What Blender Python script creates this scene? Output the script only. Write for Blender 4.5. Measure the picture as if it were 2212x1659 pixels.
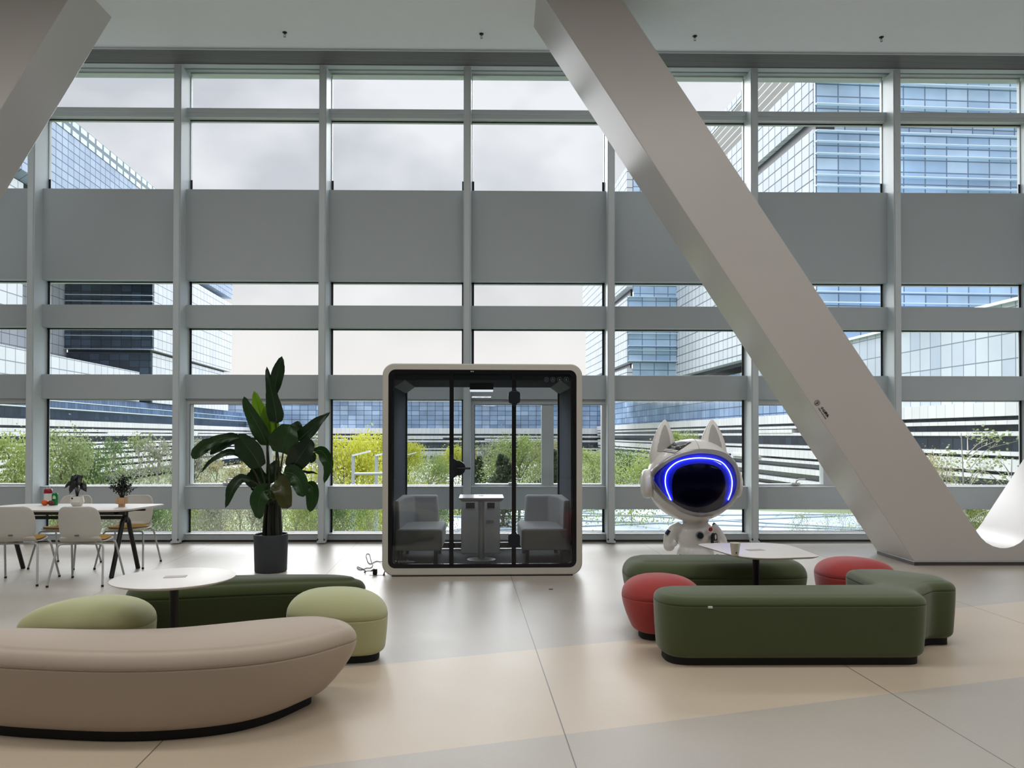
import bpy, bmesh, math, random
from mathutils import Vector, Matrix, Euler
PI = math.pi
R = math.radians
random.seed(7)
S = bpy.context.scene
for o in list(bpy.data.objects): bpy.data.objects.remove(o)
C = S.collection

# ------------------------------------------------------------------ camera
FPX, W_, H_, HOR = 1680.0, 2212.0, 1659.0, 94.0
PITCH, YAW, ROLL = math.atan(.0100), R(-.70), .0012
cam_d = bpy.data.cameras.new('camera'); cam = bpy.data.objects.new('camera', cam_d); C.objects.link(cam)
cam_d.sensor_fit = 'HORIZONTAL'; cam_d.sensor_width = 36.0; cam_d.lens = 36.0 * FPX / W_
cam_d.shift_y = HOR / W_; cam_d.clip_start = .05; cam_d.clip_end = 3000
CR = Matrix.Rotation(YAW, 3, 'Z') @ Matrix.Rotation(PI/2 + PITCH, 3, 'X') @ Matrix.Rotation(ROLL, 3, 'Z')
cam.matrix_world = Matrix.Translation((0, 0, 1.5)) @ CR.to_4x4()
S.camera = cam
CO = Vector((0, 0, 1.5))
def ray(px, py): return CR @ Vector(((px - W_/2)/FPX, (H_/2 + HOR - py)/FPX, -1))
def PY(px, py, Y):                         # photo point on the vertical plane y = Y
    d = ray(px, py); return CO + d*(Y/d.y)
def PZ(px, py, z):                         # photo point on the level plane at height z
    d = ray(px, py); return CO + d*((z - 1.5)/d.z)

# ------------------------------------------------------------------ world, lamps, exposure
S.view_settings.view_transform = 'Standard'; S.view_settings.look = 'None'
S.view_settings.exposure = 0.08; S.view_settings.gamma = 1.0; S.view_settings.use_curve_mapping = False
S.cycles.max_bounces = 7; S.cycles.diffuse_bounces = 4; S.cycles.glossy_bounces = 3
S.cycles.transparent_max_bounces = 24; S.cycles.transmission_bounces = 4
S.cycles.sample_clamp_indirect = 6; S.cycles.caustics_reflective = False; S.cycles.caustics_refractive = False
S.cycles.use_denoising = True
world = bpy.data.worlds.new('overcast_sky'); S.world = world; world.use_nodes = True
def build_world():
    nt = world.node_tree; nt.nodes.clear(); N = nt.nodes.new; L = nt.links.new
    tc = N('ShaderNodeTexCoord'); mp = N('ShaderNodeMapping'); mp.inputs['Scale'].default_value = (3.2, 3.2, 5.2)
    no = N('ShaderNodeTexNoise'); no.inputs['Scale'].default_value = 1.6; no.inputs['Detail'].default_value = 3; no.inputs['Roughness'].default_value = .5
    cr = N('ShaderNodeValToRGB'); e = cr.color_ramp.elements
    e[0].position = .36; e[0].color = (.60, .625, .68, 1); e[1].position = .60; e[1].color = (.86, .88, .92, 1)
    sx = N('ShaderNodeSeparateXYZ')
    warm = N('ShaderNodeMapRange'); warm.inputs['From Min'].default_value = .06; warm.inputs['From Max'].default_value = .26
    mx = N('ShaderNodeMix'); mx.data_type = 'RGBA'; mx.inputs[6].default_value = (.93, .90, .87, 1)
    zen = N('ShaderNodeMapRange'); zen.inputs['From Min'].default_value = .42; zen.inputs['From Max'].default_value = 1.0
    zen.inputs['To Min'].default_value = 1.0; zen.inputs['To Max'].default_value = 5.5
    bg = N('ShaderNodeBackground'); out = N('ShaderNodeOutputWorld')
    L(tc.outputs['Generated'], mp.inputs[0]); L(mp.outputs[0], no.inputs['Vector']); L(no.outputs[0], cr.inputs[0])
    L(tc.outputs['Generated'], sx.inputs[0]); L(sx.outputs[2], warm.inputs[0]); L(warm.outputs[0], mx.inputs[0])
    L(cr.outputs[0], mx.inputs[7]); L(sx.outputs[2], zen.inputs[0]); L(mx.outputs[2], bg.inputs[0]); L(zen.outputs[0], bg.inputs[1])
    L(bg.outputs[0], out.inputs[0])
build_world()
def area_lamp(name, loc, sx, sy, watts, col, rot=(0, 0, 0)):
    d = bpy.data.lights.new(name, 'AREA'); d.shape = 'RECTANGLE'; d.size = sx; d.size_y = sy; d.energy = watts; d.color = col
    o = bpy.data.objects.new(name, d); o.location = loc; o.rotation_euler = rot; C.objects.link(o); return o
# the hall's ceiling luminaires, unseen: rows placed and weighted as added fill light
for ly, wt in ((-2.2, 14), (1.4, 34), (4.9, 78)):
    for lx in (-8, -2.7, 2.7, 8):
        area_lamp('ceiling_fill_luminaire', (lx, ly, 6.6), 3.6, .5, wt, (1.0, .975, .95))
# daylight: the sun stands veiled behind thin cloud, high over the garden, so its light is very soft
sd = bpy.data.lights.new('veiled_sun', 'SUN'); sd.energy = 9; sd.angle = R(75); sd.color = (.97, .985, 1.0)
so = bpy.data.objects.new('veiled_sun', sd); C.objects.link(so); so.location = (0, 30, 40); so.rotation_euler = Euler((R(-52), 0, R(6)))

# ------------------------------------------------------------------ helpers
def lin(c):
    f = lambda v: (v/255/12.92) if v/255 <= .04045 else ((v/255 + .055)/1.055)**2.4
    return (f(c[0]), f(c[1]), f(c[2]), 1)
MATS = {}
def mat(name, rgb, rough=.5, metal=0.0, spec=.5, var=.04, scale=6.0, bump=0.0, bscale=120.0, sheen=0.0, coat=0.0, emit=None, es=0.0, trans=0.0):
    if name in MATS: return MATS[name]
    m = bpy.data.materials.new(name); m.use_nodes = True; nt = m.node_tree; N = nt.nodes.new; L = nt.links.new
    b = nt.nodes['Principled BSDF']; c = lin(rgb)
    b.inputs['Roughness'].default_value = rough; b.inputs['Metallic'].default_value = metal
    b.inputs['Specular IOR Level'].default_value = spec; b.inputs['Sheen Weight'].default_value = sheen
    b.inputs['Sheen Roughness'].default_value = .5
    b.inputs['Coat Weight'].default_value = coat
    tc = N('ShaderNodeTexCoord')
    no = N('ShaderNodeTexNoise'); no.inputs['Scale'].default_value = scale; no.inputs['Detail'].default_value = 2
    mr = N('ShaderNodeMapRange'); mr.inputs['To Min'].default_value = 1 - var; mr.inputs['To Max'].default_value = 1 + var
    vm = N('ShaderNodeVectorMath'); vm.operation = 'SCALE'; vm.inputs[0].default_value = c[:3]
    L(tc.outputs['Object'], no.inputs['Vector']); L(no.outputs[0], mr.inputs[0]); L(mr.outputs[0], vm.inputs['Scale'])
    L(vm.outputs[0], b.inputs['Base Color'])
    if bump > 0:
        n2 = N('ShaderNodeTexNoise'); n2.inputs['Scale'].default_value = bscale; n2.inputs['Detail'].default_value = 1
        bp = N('ShaderNodeBump'); bp.inputs['Strength'].default_value = bump; bp.inputs['Distance'].default_value = .003
        L(tc.outputs['Object'], n2.inputs['Vector']); L(n2.outputs[0], bp.inputs['Height']); L(bp.outputs[0], b.inputs['Normal'])
    if emit:
        b.inputs['Emission Color'].default_value = lin(emit); b.inputs['Emission Strength'].default_value = es
    if trans > 0:                                     # thin leaves let light through
        tr = N('ShaderNodeBsdfTranslucent'); ms = N('ShaderNodeMixShader'); ms.inputs[0].default_value = trans
        out = nt.nodes['Material Output']; L(vm.outputs[0], tr.inputs[0]); L(b.outputs[0], ms.inputs[1]); L(tr.outputs[0], ms.inputs[2]); L(ms.outputs[0], out.inputs[0])
    MATS[name] = m; return m
def glass(name, tint=(.93, .95, .95), refl=1.0, rough=0.0):
    if name in MATS: return MATS[name]
    m = bpy.data.materials.new(name); m.use_nodes = True; nt = m.node_tree; nt.nodes.clear(); N = nt.nodes.new; L = nt.links.new
    t = N('ShaderNodeBsdfTransparent'); t.inputs[0].default_value = (*tint, 1)
    g = N('ShaderNodeBsdfGlossy'); g.inputs['Roughness'].default_value = rough
    fr = N('ShaderNodeFresnel'); fr.inputs[0].default_value = 1.5
    mu = N('ShaderNodeMath'); mu.operation = 'MULTIPLY'; mu.inputs[1].default_value = refl
    ms = N('ShaderNodeMixShader'); out = N('ShaderNodeOutputMaterial')
    no = N('ShaderNodeTexNoise'); no.inputs['Scale'].default_value = 1.5; tc = N('ShaderNodeTexCoord')
    bp = N('ShaderNodeBump'); bp.inputs['Strength'].default_value = .02; bp.inputs['Distance'].default_value = .01
    L(tc.outputs['Object'], no.inputs['Vector']); L(no.outputs[0], bp.inputs['Height']); L(bp.outputs[0], g.inputs['Normal'])
    L(fr.outputs[0], mu.inputs[0]); L(mu.outputs[0], ms.inputs[0]); L(t.outputs[0], ms.inputs[1]); L(g.outputs[0], ms.inputs[2]); L(ms.outputs[0], out.inputs[0])
    MATS[name] = m; return m
def facade(name, c1, c2, mortar, bw, bh, ms=.06, rough=.5, spec=.5, var=.5, metal=0.0):
    """wall of panels or panes: joints follow the horizontal run (x+y) and the height of the object"""
    if name in MATS: return MATS[name]
    m = bpy.data.materials.new(name); m.use_nodes = True; nt = m.node_tree; N = nt.nodes.new; L = nt.links.new
    b = nt.nodes['Principled BSDF']; b.inputs['Roughness'].default_value = rough; b.inputs['Specular IOR Level'].default_value = spec; b.inputs['Metallic'].default_value = metal
    tc = N('ShaderNodeTexCoord'); sx = N('ShaderNodeSeparateXYZ'); ad = N('ShaderNodeMath'); cb = N('ShaderNodeCombineXYZ')
    br = N('ShaderNodeTexBrick'); br.offset = 0; br.squash = 1
    br.inputs['Color1'].default_value = lin(c1); br.inputs['Color2'].default_value = lin(c2); br.inputs['Mortar'].default_value = lin(mortar)
    br.inputs['Scale'].default_value = 1; br.inputs['Mortar Size'].default_value = ms; br.inputs['Mortar Smooth'].default_value = 0
    br.inputs['Brick Width'].default_value = bw; br.inputs['Row Height'].default_value = bh
    L(tc.outputs['Object'], sx.inputs[0]); L(sx.outputs[0], ad.inputs[0]); L(sx.outputs[1], ad.inputs[1])
    L(ad.outputs[0], cb.inputs[0]); L(sx.outputs[2], cb.inputs[1]); L(cb.outputs[0], br.inputs['Vector'])
    no = N('ShaderNodeTexNoise'); no.inputs['Scale'].default_value = .09; no.inputs['Detail'].default_value = 4
    mr = N('ShaderNodeMapRange'); mr.inputs['From Min'].default_value = .3; mr.inputs['From Max'].default_value = .7
    mr.inputs['To Min'].default_value = 1 - var*.5; mr.inputs['To Max'].default_value = 1 + var*.5
    vm = N('ShaderNodeVectorMath'); vm.operation = 'SCALE'
    L(tc.outputs['Object'], no.inputs['Vector']); L(no.outputs[0], mr.inputs[0]); L(mr.outputs[0], vm.inputs['Scale'])
    L(br.outputs[0], vm.inputs[0]); L(vm.outputs[0], b.inputs['Base Color'])
    MATS[name] = m; return m

PM = {}                                                 # world matrix of every parent made here
def empty(name, loc, label=None, cat=None, group=None, rz=0.0):
    o = bpy.data.objects.new(name, None); o.empty_display_size = .1; C.objects.link(o)
    M4 = Matrix.Translation(loc) @ Matrix.Rotation(rz, 4, 'Z'); o.matrix_world = M4; PM[o.name] = M4
    tag(o, label, cat, group); return o
def tag(o, label=None, cat=None, group=None, kind=None):
    if label: o['label'] = label
    if cat: o['category'] = cat
    if group: o['group'] = group
    if kind: o['kind'] = kind
    return o
class MB:
    def __init__(s): s.v = []; s.f = []; s.mi = []; s.m = 0
    def add(s, vs, fs):
        b = len(s.v); s.v += [Vector(v) for v in vs]; s.f += [tuple(b + i for i in f) for f in fs]; s.mi += [s.m]*len(fs); return s
    def box(s, x0, x1, y0, y1, z0, z1):
        return s.add([(x, y, z) for x in (x0, x1) for y in (y0, y1) for z in (z0, z1)],
                     [(0, 1, 3, 2), (4, 6, 7, 5), (0, 4, 5, 1), (2, 3, 7, 6), (0, 2, 6, 4), (1, 5, 7, 3)])
    def obox(s, c, a, b, d):                             # centre and three half vectors
        c = Vector(c); a = Vector(a); b = Vector(b); d = Vector(d)
        return s.add([c + i*a + j*b + k*d for i in (-1, 1) for j in (-1, 1) for k in (-1, 1)],
                     [(0, 1, 3, 2), (4, 6, 7, 5), (0, 4, 5, 1), (2, 3, 7, 6), (0, 2, 6, 4), (1, 5, 7, 3)])
    def tube(s, pts, r, n=8, caps=True, flat=1.0, up=None):
        pts = [Vector(p) for p in pts]; m = len(pts); rs = r if isinstance(r, (list, tuple)) else [r]*m
        b = len(s.v); pn = None
        for i, p in enumerate(pts):
            t = (pts[min(i+1, m-1)] - pts[max(i-1, 0)])
            t = t.normalized() if t.length > 1e-9 else Vector((0, 0, 1))
            if pn is None:
                a = Vector(up) if up else (Vector((0, 0, 1)) if abs(t.z) < .9 else Vector((1, 0, 0)))
                u = t.cross(a).normalized()
            else: u = (pn - t*pn.dot(t)).normalized()
            pn = u; w = t.cross(u)
            for k in range(n):
                a = 2*PI*k/n; s.v.append(p + (u*math.cos(a) + w*math.sin(a)*flat)*rs[i])
        for i in range(m-1):
            for k in range(n):
                s.f.append((b+i*n+k, b+i*n+(k+1) % n, b+(i+1)*n+(k+1) % n, b+(i+1)*n+k)); s.mi.append(s.m)
        if caps:
            s.f.append(tuple(b+k for k in range(n))[::-1]); s.f.append(tuple(b+(m-1)*n+k for k in range(n))); s.mi += [s.m]*2
        return s
    def lathe(s, prof, c=(0, 0, 0), n=32, sx=1, sy=1):
        b = len(s.v); c = Vector(c)
        for r, z in prof:
            for k in range(n):
                a = 2*PI*k/n; s.v.append(c + Vector((r*math.cos(a)*sx, r*math.sin(a)*sy, z)))
        for i in range(len(prof)-1):
            for k in range(n):
                s.f.append((b+i*n+k, b+i*n+(k+1) % n, b+(i+1)*n+(k+1) % n, b+(i+1)*n+k)); s.mi.append(s.m)
        if prof[0][0] > 1e-4: s.f.append(tuple(b+k for k in range(n))[::-1]); s.mi.append(s.m)
        if prof[-1][0] > 1e-4: s.f.append(tuple(b+(len(prof)-1)*n+k for k in range(n))); s.mi.append(s.m)
        return s
    def ell(s, c, rx, ry, rz, n=24, m=14, rot=None):
        prof = [(math.sin(PI*i/m), -math.cos(PI*i/m)) for i in range(m+1)]
        b = len(s.v); s.lathe([(max(p[0], 1e-5), p[1]) for p in prof], (0, 0, 0), n)
        for i in range(b, len(s.v)):
            v = s.v[i]; v = Vector((v.x*rx, v.y*ry, v.z*rz)); v = (rot @ v) if rot else v; s.v[i] = v + Vector(c)
        return s
    def rings(s, rs, closed=True, cap0=True, cap1=True):
        n = len(rs[0]); b = len(s.v)
        for r in rs: s.v += [Vector(p) for p in r]
        for i in range(len(rs)-1):
            for k in range(n if closed else n-1):
                s.f.append((b+i*n+k, b+i*n+(k+1) % n, b+(i+1)*n+(k+1) % n, b+(i+1)*n+k)); s.mi.append(s.m)
        if cap0: s.f.append(tuple(b+k for k in range(n))[::-1]); s.mi.append(s.m)
        if cap1: s.f.append(tuple(b+(len(rs)-1)*n+k for k in range(n))); s.mi.append(s.m)
        return s
    def prism(s, poly, a0, a1, ax='z'):
        f = {'z': lambda p, a: (p[0], p[1], a), 'y': lambda p, a: (p[0], a, p[1]), 'x': lambda p, a: (a, p[0], p[1])}[ax]
        return s.rings([[f(p, a0) for p in poly], [f(p, a1) for p in poly]])
    def build(s, name, m, parent=None, world=False, bevel=0, seg=2, ang=35, flat=False, sub=0, solid=0, loc=None, tri=False, anchor=True):
        vs = s.v
        if parent is not None and world:
            inv = PM[parent.name].inverted(); vs = [inv @ v for v in vs]
        o_loc = Vector((0, 0, 0))
        if parent is None:
            if loc is None and anchor and vs:
                xs = [v.x for v in vs]; ys = [v.y for v in vs]; zs = [v.z for v in vs]
                loc = Vector(((min(xs)+max(xs))/2, (min(ys)+max(ys))/2, min(zs)))
            if loc is not None: o_loc = Vector(loc); vs = [v - o_loc for v in vs]
        me = bpy.data.meshes.new(name); me.from_pydata([tuple(v) for v in vs], [], s.f)
        ml = m if isinstance(m, (list, tuple)) else [m]
        for x in ml: me.materials.append(x)
        if len(ml) > 1: me.polygons.foreach_set('material_index', s.mi)
        bm = bmesh.new(); bm.from_mesh(me)
        if not getattr(s, 'open', False): bmesh.ops.recalc_face_normals(bm, faces=bm.faces)
        if tri: bmesh.ops.triangulate(bm, faces=[f for f in bm.faces if len(f.verts) > 4])
        bm.to_mesh(me); bm.free()
        if not flat:
            me.polygons.foreach_set('use_smooth', [True]*len(me.polygons))
            if sub == 0: me.set_sharp_from_angle(angle=R(ang))
        me.update()
        o = bpy.data.objects.new(name, me); C.objects.link(o)
        if parent is not None: o.parent = parent
        o.location = o_loc
        PM[o.name] = (PM[parent.name] if parent is not None else Matrix.Identity(4)) @ Matrix.Translation(o_loc)
        if solid: md = o.modifiers.new('solid', 'SOLIDIFY'); md.thickness = solid; md.offset = 0
        if bevel: md = o.modifiers.new('bevel', 'BEVEL'); md.width = bevel; md.segments = seg; md.limit_method = 'ANGLE'; md.angle_limit = R(40)
        if sub: md = o.modifiers.new('sub', 'SUBSURF'); md.levels = sub; md.render_levels = sub
        return o
def struct(o): o['kind'] = 'structure'; return o
def catmull(pts, n=8, closed=True):
    pts = [Vector(p) for p in pts]; m = len(pts); out = []
    for i in range(m if closed else m-1):
        if closed: p0, p1, p2, p3 = pts[(i-1) % m], pts[i], pts[(i+1) % m], pts[(i+2) % m]
        else: p0, p1, p2, p3 = pts[max(i-1, 0)], pts[i], pts[i+1], pts[min(i+2, m-1)]
        for k in range(n):
            t = k/n
            out.append(.5*((2*p1) + (p2-p0)*t + (2*p0-5*p1+4*p2-p3)*t*t + (3*p1-p0-3*p2+p3)*t**3))
    if not closed: out.append(pts[-1])
    return out
def roundpoly(pts, n=6):                                # [(x, y, radius)]
    out = []; m = len(pts)
    for i in range(m):
        p = Vector(pts[i][:2]); a = Vector(pts[i-1][:2]) - p; b = Vector(pts[(i+1) % m][:2]) - p; r = pts[i][2]
        if r <= 0: out.append(p); continue
        ang = a.angle(b); t = min(r/math.tan(ang/2), a.length*.49, b.length*.49)
        A = p + a.normalized()*t; B = p + b.normalized()*t
        for k in range(n+1):
            u = k/n; out.append(A*(1-u)**2 + p*2*u*(1-u) + B*u*u)
    return out
def rrect(w, h, r, n=6, cx=0, cy=0):
    out = []
    for sx, sy, a0 in ((1, 1, 0), (-1, 1, 90), (-1, -1, 180), (1, -1, 270)):
        for k in range(n+1):
            a = R(a0 + 90*k/n); out.append((cx + sx*(w/2-r) + r*math.cos(a), cy + sy*(h/2-r) + r*math.sin(a)))
    return out
def resample(poly, n):
    P = [Vector(p) for p in poly]; P.append(P[0]); L = [0]
    for a, b in zip(P, P[1:]): L.append(L[-1] + (b-a).length)
    out = []; j = 0
    for k in range(n):
        t = L[-1]*k/n
        while L[j+1] < t: j += 1
        out.append(P[j].lerp(P[j+1], (t-L[j])/max(L[j+1]-L[j], 1e-9)))
    return out
def copy_tree(o, parent=None):
    c = o.copy(); C.objects.link(c)
    if parent is not None: c.parent = parent
    for ch in list(o.children): copy_tree(ch, c)
    return c
def text_mesh(txt, size, name, m, parent, M4, depth=.001, bold=0):
    cu = bpy.data.curves.new('t', 'FONT'); cu.body = txt; cu.size = size; cu.extrude = depth; cu.align_x = 'LEFT'
    if bold: cu.offset = bold
    t = bpy.data.objects.new('t', cu); C.objects.link(t)
    me = bpy.data.meshes.new_from_object(t.evaluated_get(bpy.context.evaluated_depsgraph_get()))
    bpy.data.objects.remove(t); me.transform(M4); me.materials.clear(); me.materials.append(m)
    o = bpy.data.objects.new(name, me); C.objects.link(o); o.parent = parent
    PM[o.name] = PM[parent.name]; return o
# ================================================================== materials of the hall
WALLP = mat('wall_paint', (178, 187, 192), .55, var=.02, bump=.04, bscale=40)
MULL = mat('mullion_metal', (202, 211, 215), .38, var=.02, spec=.45)
FRAME = mat('window_frame_metal', (190, 196, 198), .35, var=.02)
CEIL = mat('ceiling_paint', (236, 240, 245), .7, var=.02)
COLM = mat('column_plaster', (200, 195, 192), .34, var=.03, scale=1.5, bump=.25, bscale=7)
BLACK = mat('black_rubber', (10, 10, 11), .6, var=.05)
GLZ = glass('window_glass', (.985, .99, .99), .45)
YG, YP, YM0, YM1 = 11.10, 10.953, 10.75, 11.115           # glass, panel face, mullion front and back

# ------------------------------------------------------------------ floor
def floor_mat():
    m = bpy.data.materials.new('poured_floor'); m.use_nodes = True; nt = m.node_tree; N = nt.nodes.new; L = nt.links.new
    b = nt.nodes['Principled BSDF']; geo = N('ShaderNodeNewGeometry'); sx = N('ShaderNodeSeparateXYZ'); L(geo.outputs['Position'], sx.inputs[0])
    def M(op, a, c=None, cl=False):
        n = N('ShaderNodeMath'); n.operation = op; n.use_clamp = cl
        for i, v in enumerate((a, c)):
            if v is None: continue
            if isinstance(v, (int, float)): n.inputs[i].default_value = v
            else: L(v, n.inputs[i])
        return n.outputs[0]
    def side(p, q):                                     # signed distance to the line p-q, + on its left
        d = (q - p).normalized(); nx, ny = -d.y, d.x
        return M('ADD', M('MULTIPLY', sx.outputs[0], nx), M('ADD', M('MULTIPLY', sx.outputs[1], ny), -(p.x*nx + p.y*ny)))
    g = lambda px, py: PZ(px, py, 0).to_2d()
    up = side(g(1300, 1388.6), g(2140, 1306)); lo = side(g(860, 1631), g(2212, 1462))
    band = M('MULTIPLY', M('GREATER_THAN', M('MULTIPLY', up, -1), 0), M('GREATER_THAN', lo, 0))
    no = N('ShaderNodeTexNoise'); no.inputs['Scale'].default_value = .9; no.inputs['Detail'].default_value = 2; no.inputs['Roughness'].default_value = .5
    L(geo.outputs['Position'], no.inputs['Vector'])
    sp = N('ShaderNodeTexVoronoi'); sp.inputs['Scale'].default_value = 55; L(geo.outputs['Position'], sp.inputs['Vector'])
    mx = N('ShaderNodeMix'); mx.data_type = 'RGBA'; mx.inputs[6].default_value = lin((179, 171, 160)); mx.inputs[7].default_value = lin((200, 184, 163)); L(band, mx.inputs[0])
    mr = N('ShaderNodeMapRange'); mr.inputs['From Min'].default_value = .3; mr.inputs['From Max'].default_value = .7; mr.inputs['To Min'].default_value = .96; mr.inputs['To Max'].default_value = 1.04; L(no.outputs[0], mr.inputs[0])
    vm = N('ShaderNodeVectorMath'); vm.operation = 'SCALE'; L(mx.outputs[2], vm.inputs[0]); L(mr.outputs[0], vm.inputs['Scale'])
    fl = N('ShaderNodeMix'); fl.data_type = 'RGBA'; fl.inputs[7].default_value = lin((222, 214, 204)); L(vm.outputs[0], fl.inputs[6])
    L(M('MULTIPLY', M('LESS_THAN', sp.outputs['Distance'], .16), .22), fl.inputs[0])
    a, c = g(1155, 1395), g(1245, 1659); d = (c - a).normalized(); nx, ny = -d.y, d.x
    t = M('ADD', M('MULTIPLY', sx.outputs[0], nx), M('ADD', M('MULTIPLY', sx.outputs[1], ny), -(a.x*nx + a.y*ny)))
    w = M('PINGPONG', M('ADD', t, 198.0), .99)           # parallel joints every 1.98 m
    jt = M('LESS_THAN', w, .0035)
    jm = N('ShaderNodeMix'); jm.data_type = 'RGBA'; jm.inputs[7].default_value = lin((70, 68, 66)); L(fl.outputs[2], jm.inputs[6]); L(M('MULTIPLY', jt, .8), jm.inputs[0])
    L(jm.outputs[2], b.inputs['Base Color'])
    n2 = N('ShaderNodeTexNoise'); n2.inputs['Scale'].default_value = 2.2; n2.inputs['Detail'].default_value = 3; L(geo.outputs['Position'], n2.inputs['Vector'])
    r2 = N('ShaderNodeMapRange'); r2.inputs['To Min'].default_value = .33; r2.inputs['To Max'].default_value = .43; L(n2.outputs[0], r2.inputs[0]); L(r2.outputs[0], b.inputs['Roughness'])
    n3 = N('ShaderNodeTexNoise'); n3.inputs['Scale'].default_value = 9; n3.inputs['Detail'].default_value = 2; L(geo.outputs['Position'], n3.inputs['Vector'])
    bp = N('ShaderNodeBump'); n3.inputs['Scale'].default_value = 5; bp.inputs['Strength'].default_value = .05; bp.inputs['Distance'].default_value = .01; L(n3.outputs[0], bp.inputs['Height']); L(bp.outputs[0], b.inputs['Normal'])
    b.inputs['Specular IOR Level'].default_value = .55
    return m
XR = 14.0; YB = -10.0; ZC = 6.70
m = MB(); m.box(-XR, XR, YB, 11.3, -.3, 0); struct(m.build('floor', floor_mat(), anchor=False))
m = MB(); m.box(-XR, XR, YB, 10.45, ZC, ZC+.3); struct(m.build('ceiling', CEIL, anchor=False))
m = MB(); m.box(-XR-.2, -XR, YB, 11.3, 0, 7.0); struct(m.build('wall_left', WALLP, anchor=False))
m = MB(); m.box(XR, XR+.2, YB, 11.3, 0, 7.0); struct(m.build('wall_right', WALLP, anchor=False))
m = MB(); m.box(-XR, XR, YB-.2, YB, 0, 7.0); struct(m.build('wall_front', mat('wall_front_panel', (120, 112, 104), .7), anchor=False))

# ------------------------------------------------------------------ window wall
# (z0, z1) of the solid panels
PAN = [(.028, .118), (.462, .782), (2.008, 2.347), (3.012, 3.325), (3.677, 4.955)]
ROWS = [(.118, .462, 'strip'), (.782, 2.008, 'tall'), (2.347, 3.012, 'mid'), (3.325, 3.677, 'mid'), (4.955, 5.985, 'upper'), (6.115, 6.665, 'top')]
m = MB()
for z0, z1 in PAN: m.box(-XR, XR, YP, 11.28, z0, z1)
m.box(-XR, XR, 11.0, 11.28, -.3, .03)
m.box(-XR, XR, 11.0, 11.28, 6.665, 7.0)
struct(m.build('wall_back', WALLP, anchor=False, bevel=.004))
m = MB(); m.box(-XR, XR, 10.975, 11.0, 0, .028); struct(m.build('baseboard_back', mat('dark_gap', (70, 70, 66), .8), anchor=False))
TN = [0]
def trim(mb, m_, **k):
    TN[0] += 1; o = mb.build('trim_%d' % TN[0], m_, anchor=False, **k); return struct(o)
m = MB()                                               # transom between the two top rows: dark upper fillet over a paler one
m.box(-XR, XR, 10.97, 11.2, 6.045, 6.112); m.box(-XR, XR, 10.985, 11.2, 5.985, 6.05); trim(m, MULL, bevel=.006)
# linear grille in the ceiling edge, white drop strip behind it
def grille_mat():
    m = mat('ceiling_grille', (120, 124, 124), .5, var=.05)
    nt = m.node_tree; N = nt.nodes.new; L = nt.links.new; b = nt.nodes['Principled BSDF']
    g = N('ShaderNodeNewGeometry'); s_ = N('ShaderNodeSeparateXYZ'); L(g.outputs['Position'], s_.inputs[0])
    mu = N('ShaderNodeMath'); mu.operation = 'PINGPONG'; mu.inputs[1].default_value = .012; L(s_.outputs[1], mu.inputs[0])
    gt = N('ShaderNodeMath'); gt.operation = 'GREATER_THAN'; gt.inputs[1].default_value = .006; L(mu.outputs[0], gt.inputs[0])
    mx = N('ShaderNodeMix'); mx.data_type = 'RGBA'; mx.inputs[6].default_value = lin((52, 54, 54)); mx.inputs[7].default_value = lin((128, 130, 130))
    L(gt.outputs[0], mx.inputs[0]); L(mx.outputs[2], b.inputs['Base Color']); return m
m = MB(); m.prism([(10.45, 6.69), (10.735, 6.625), (10.735, 6.70), (10.45, 6.74)], -XR, XR, 'x'); trim(m, grille_mat())
m = MB(); m.prism([(10.735, 6.615), (10.85, 6.615), (10.85, 6.9), (10.735, 6.9)], -XR, XR, 'x'); trim(m, WALLP)
m = MB(); m.box(-XR, XR, 10.85, 11.05, 6.72, 6.9); trim(m, WALLP)
m = MB(); m.box(-XR, XR, 10.44, 10.452, 6.675, 6.72); trim(m, MULL)

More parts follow.
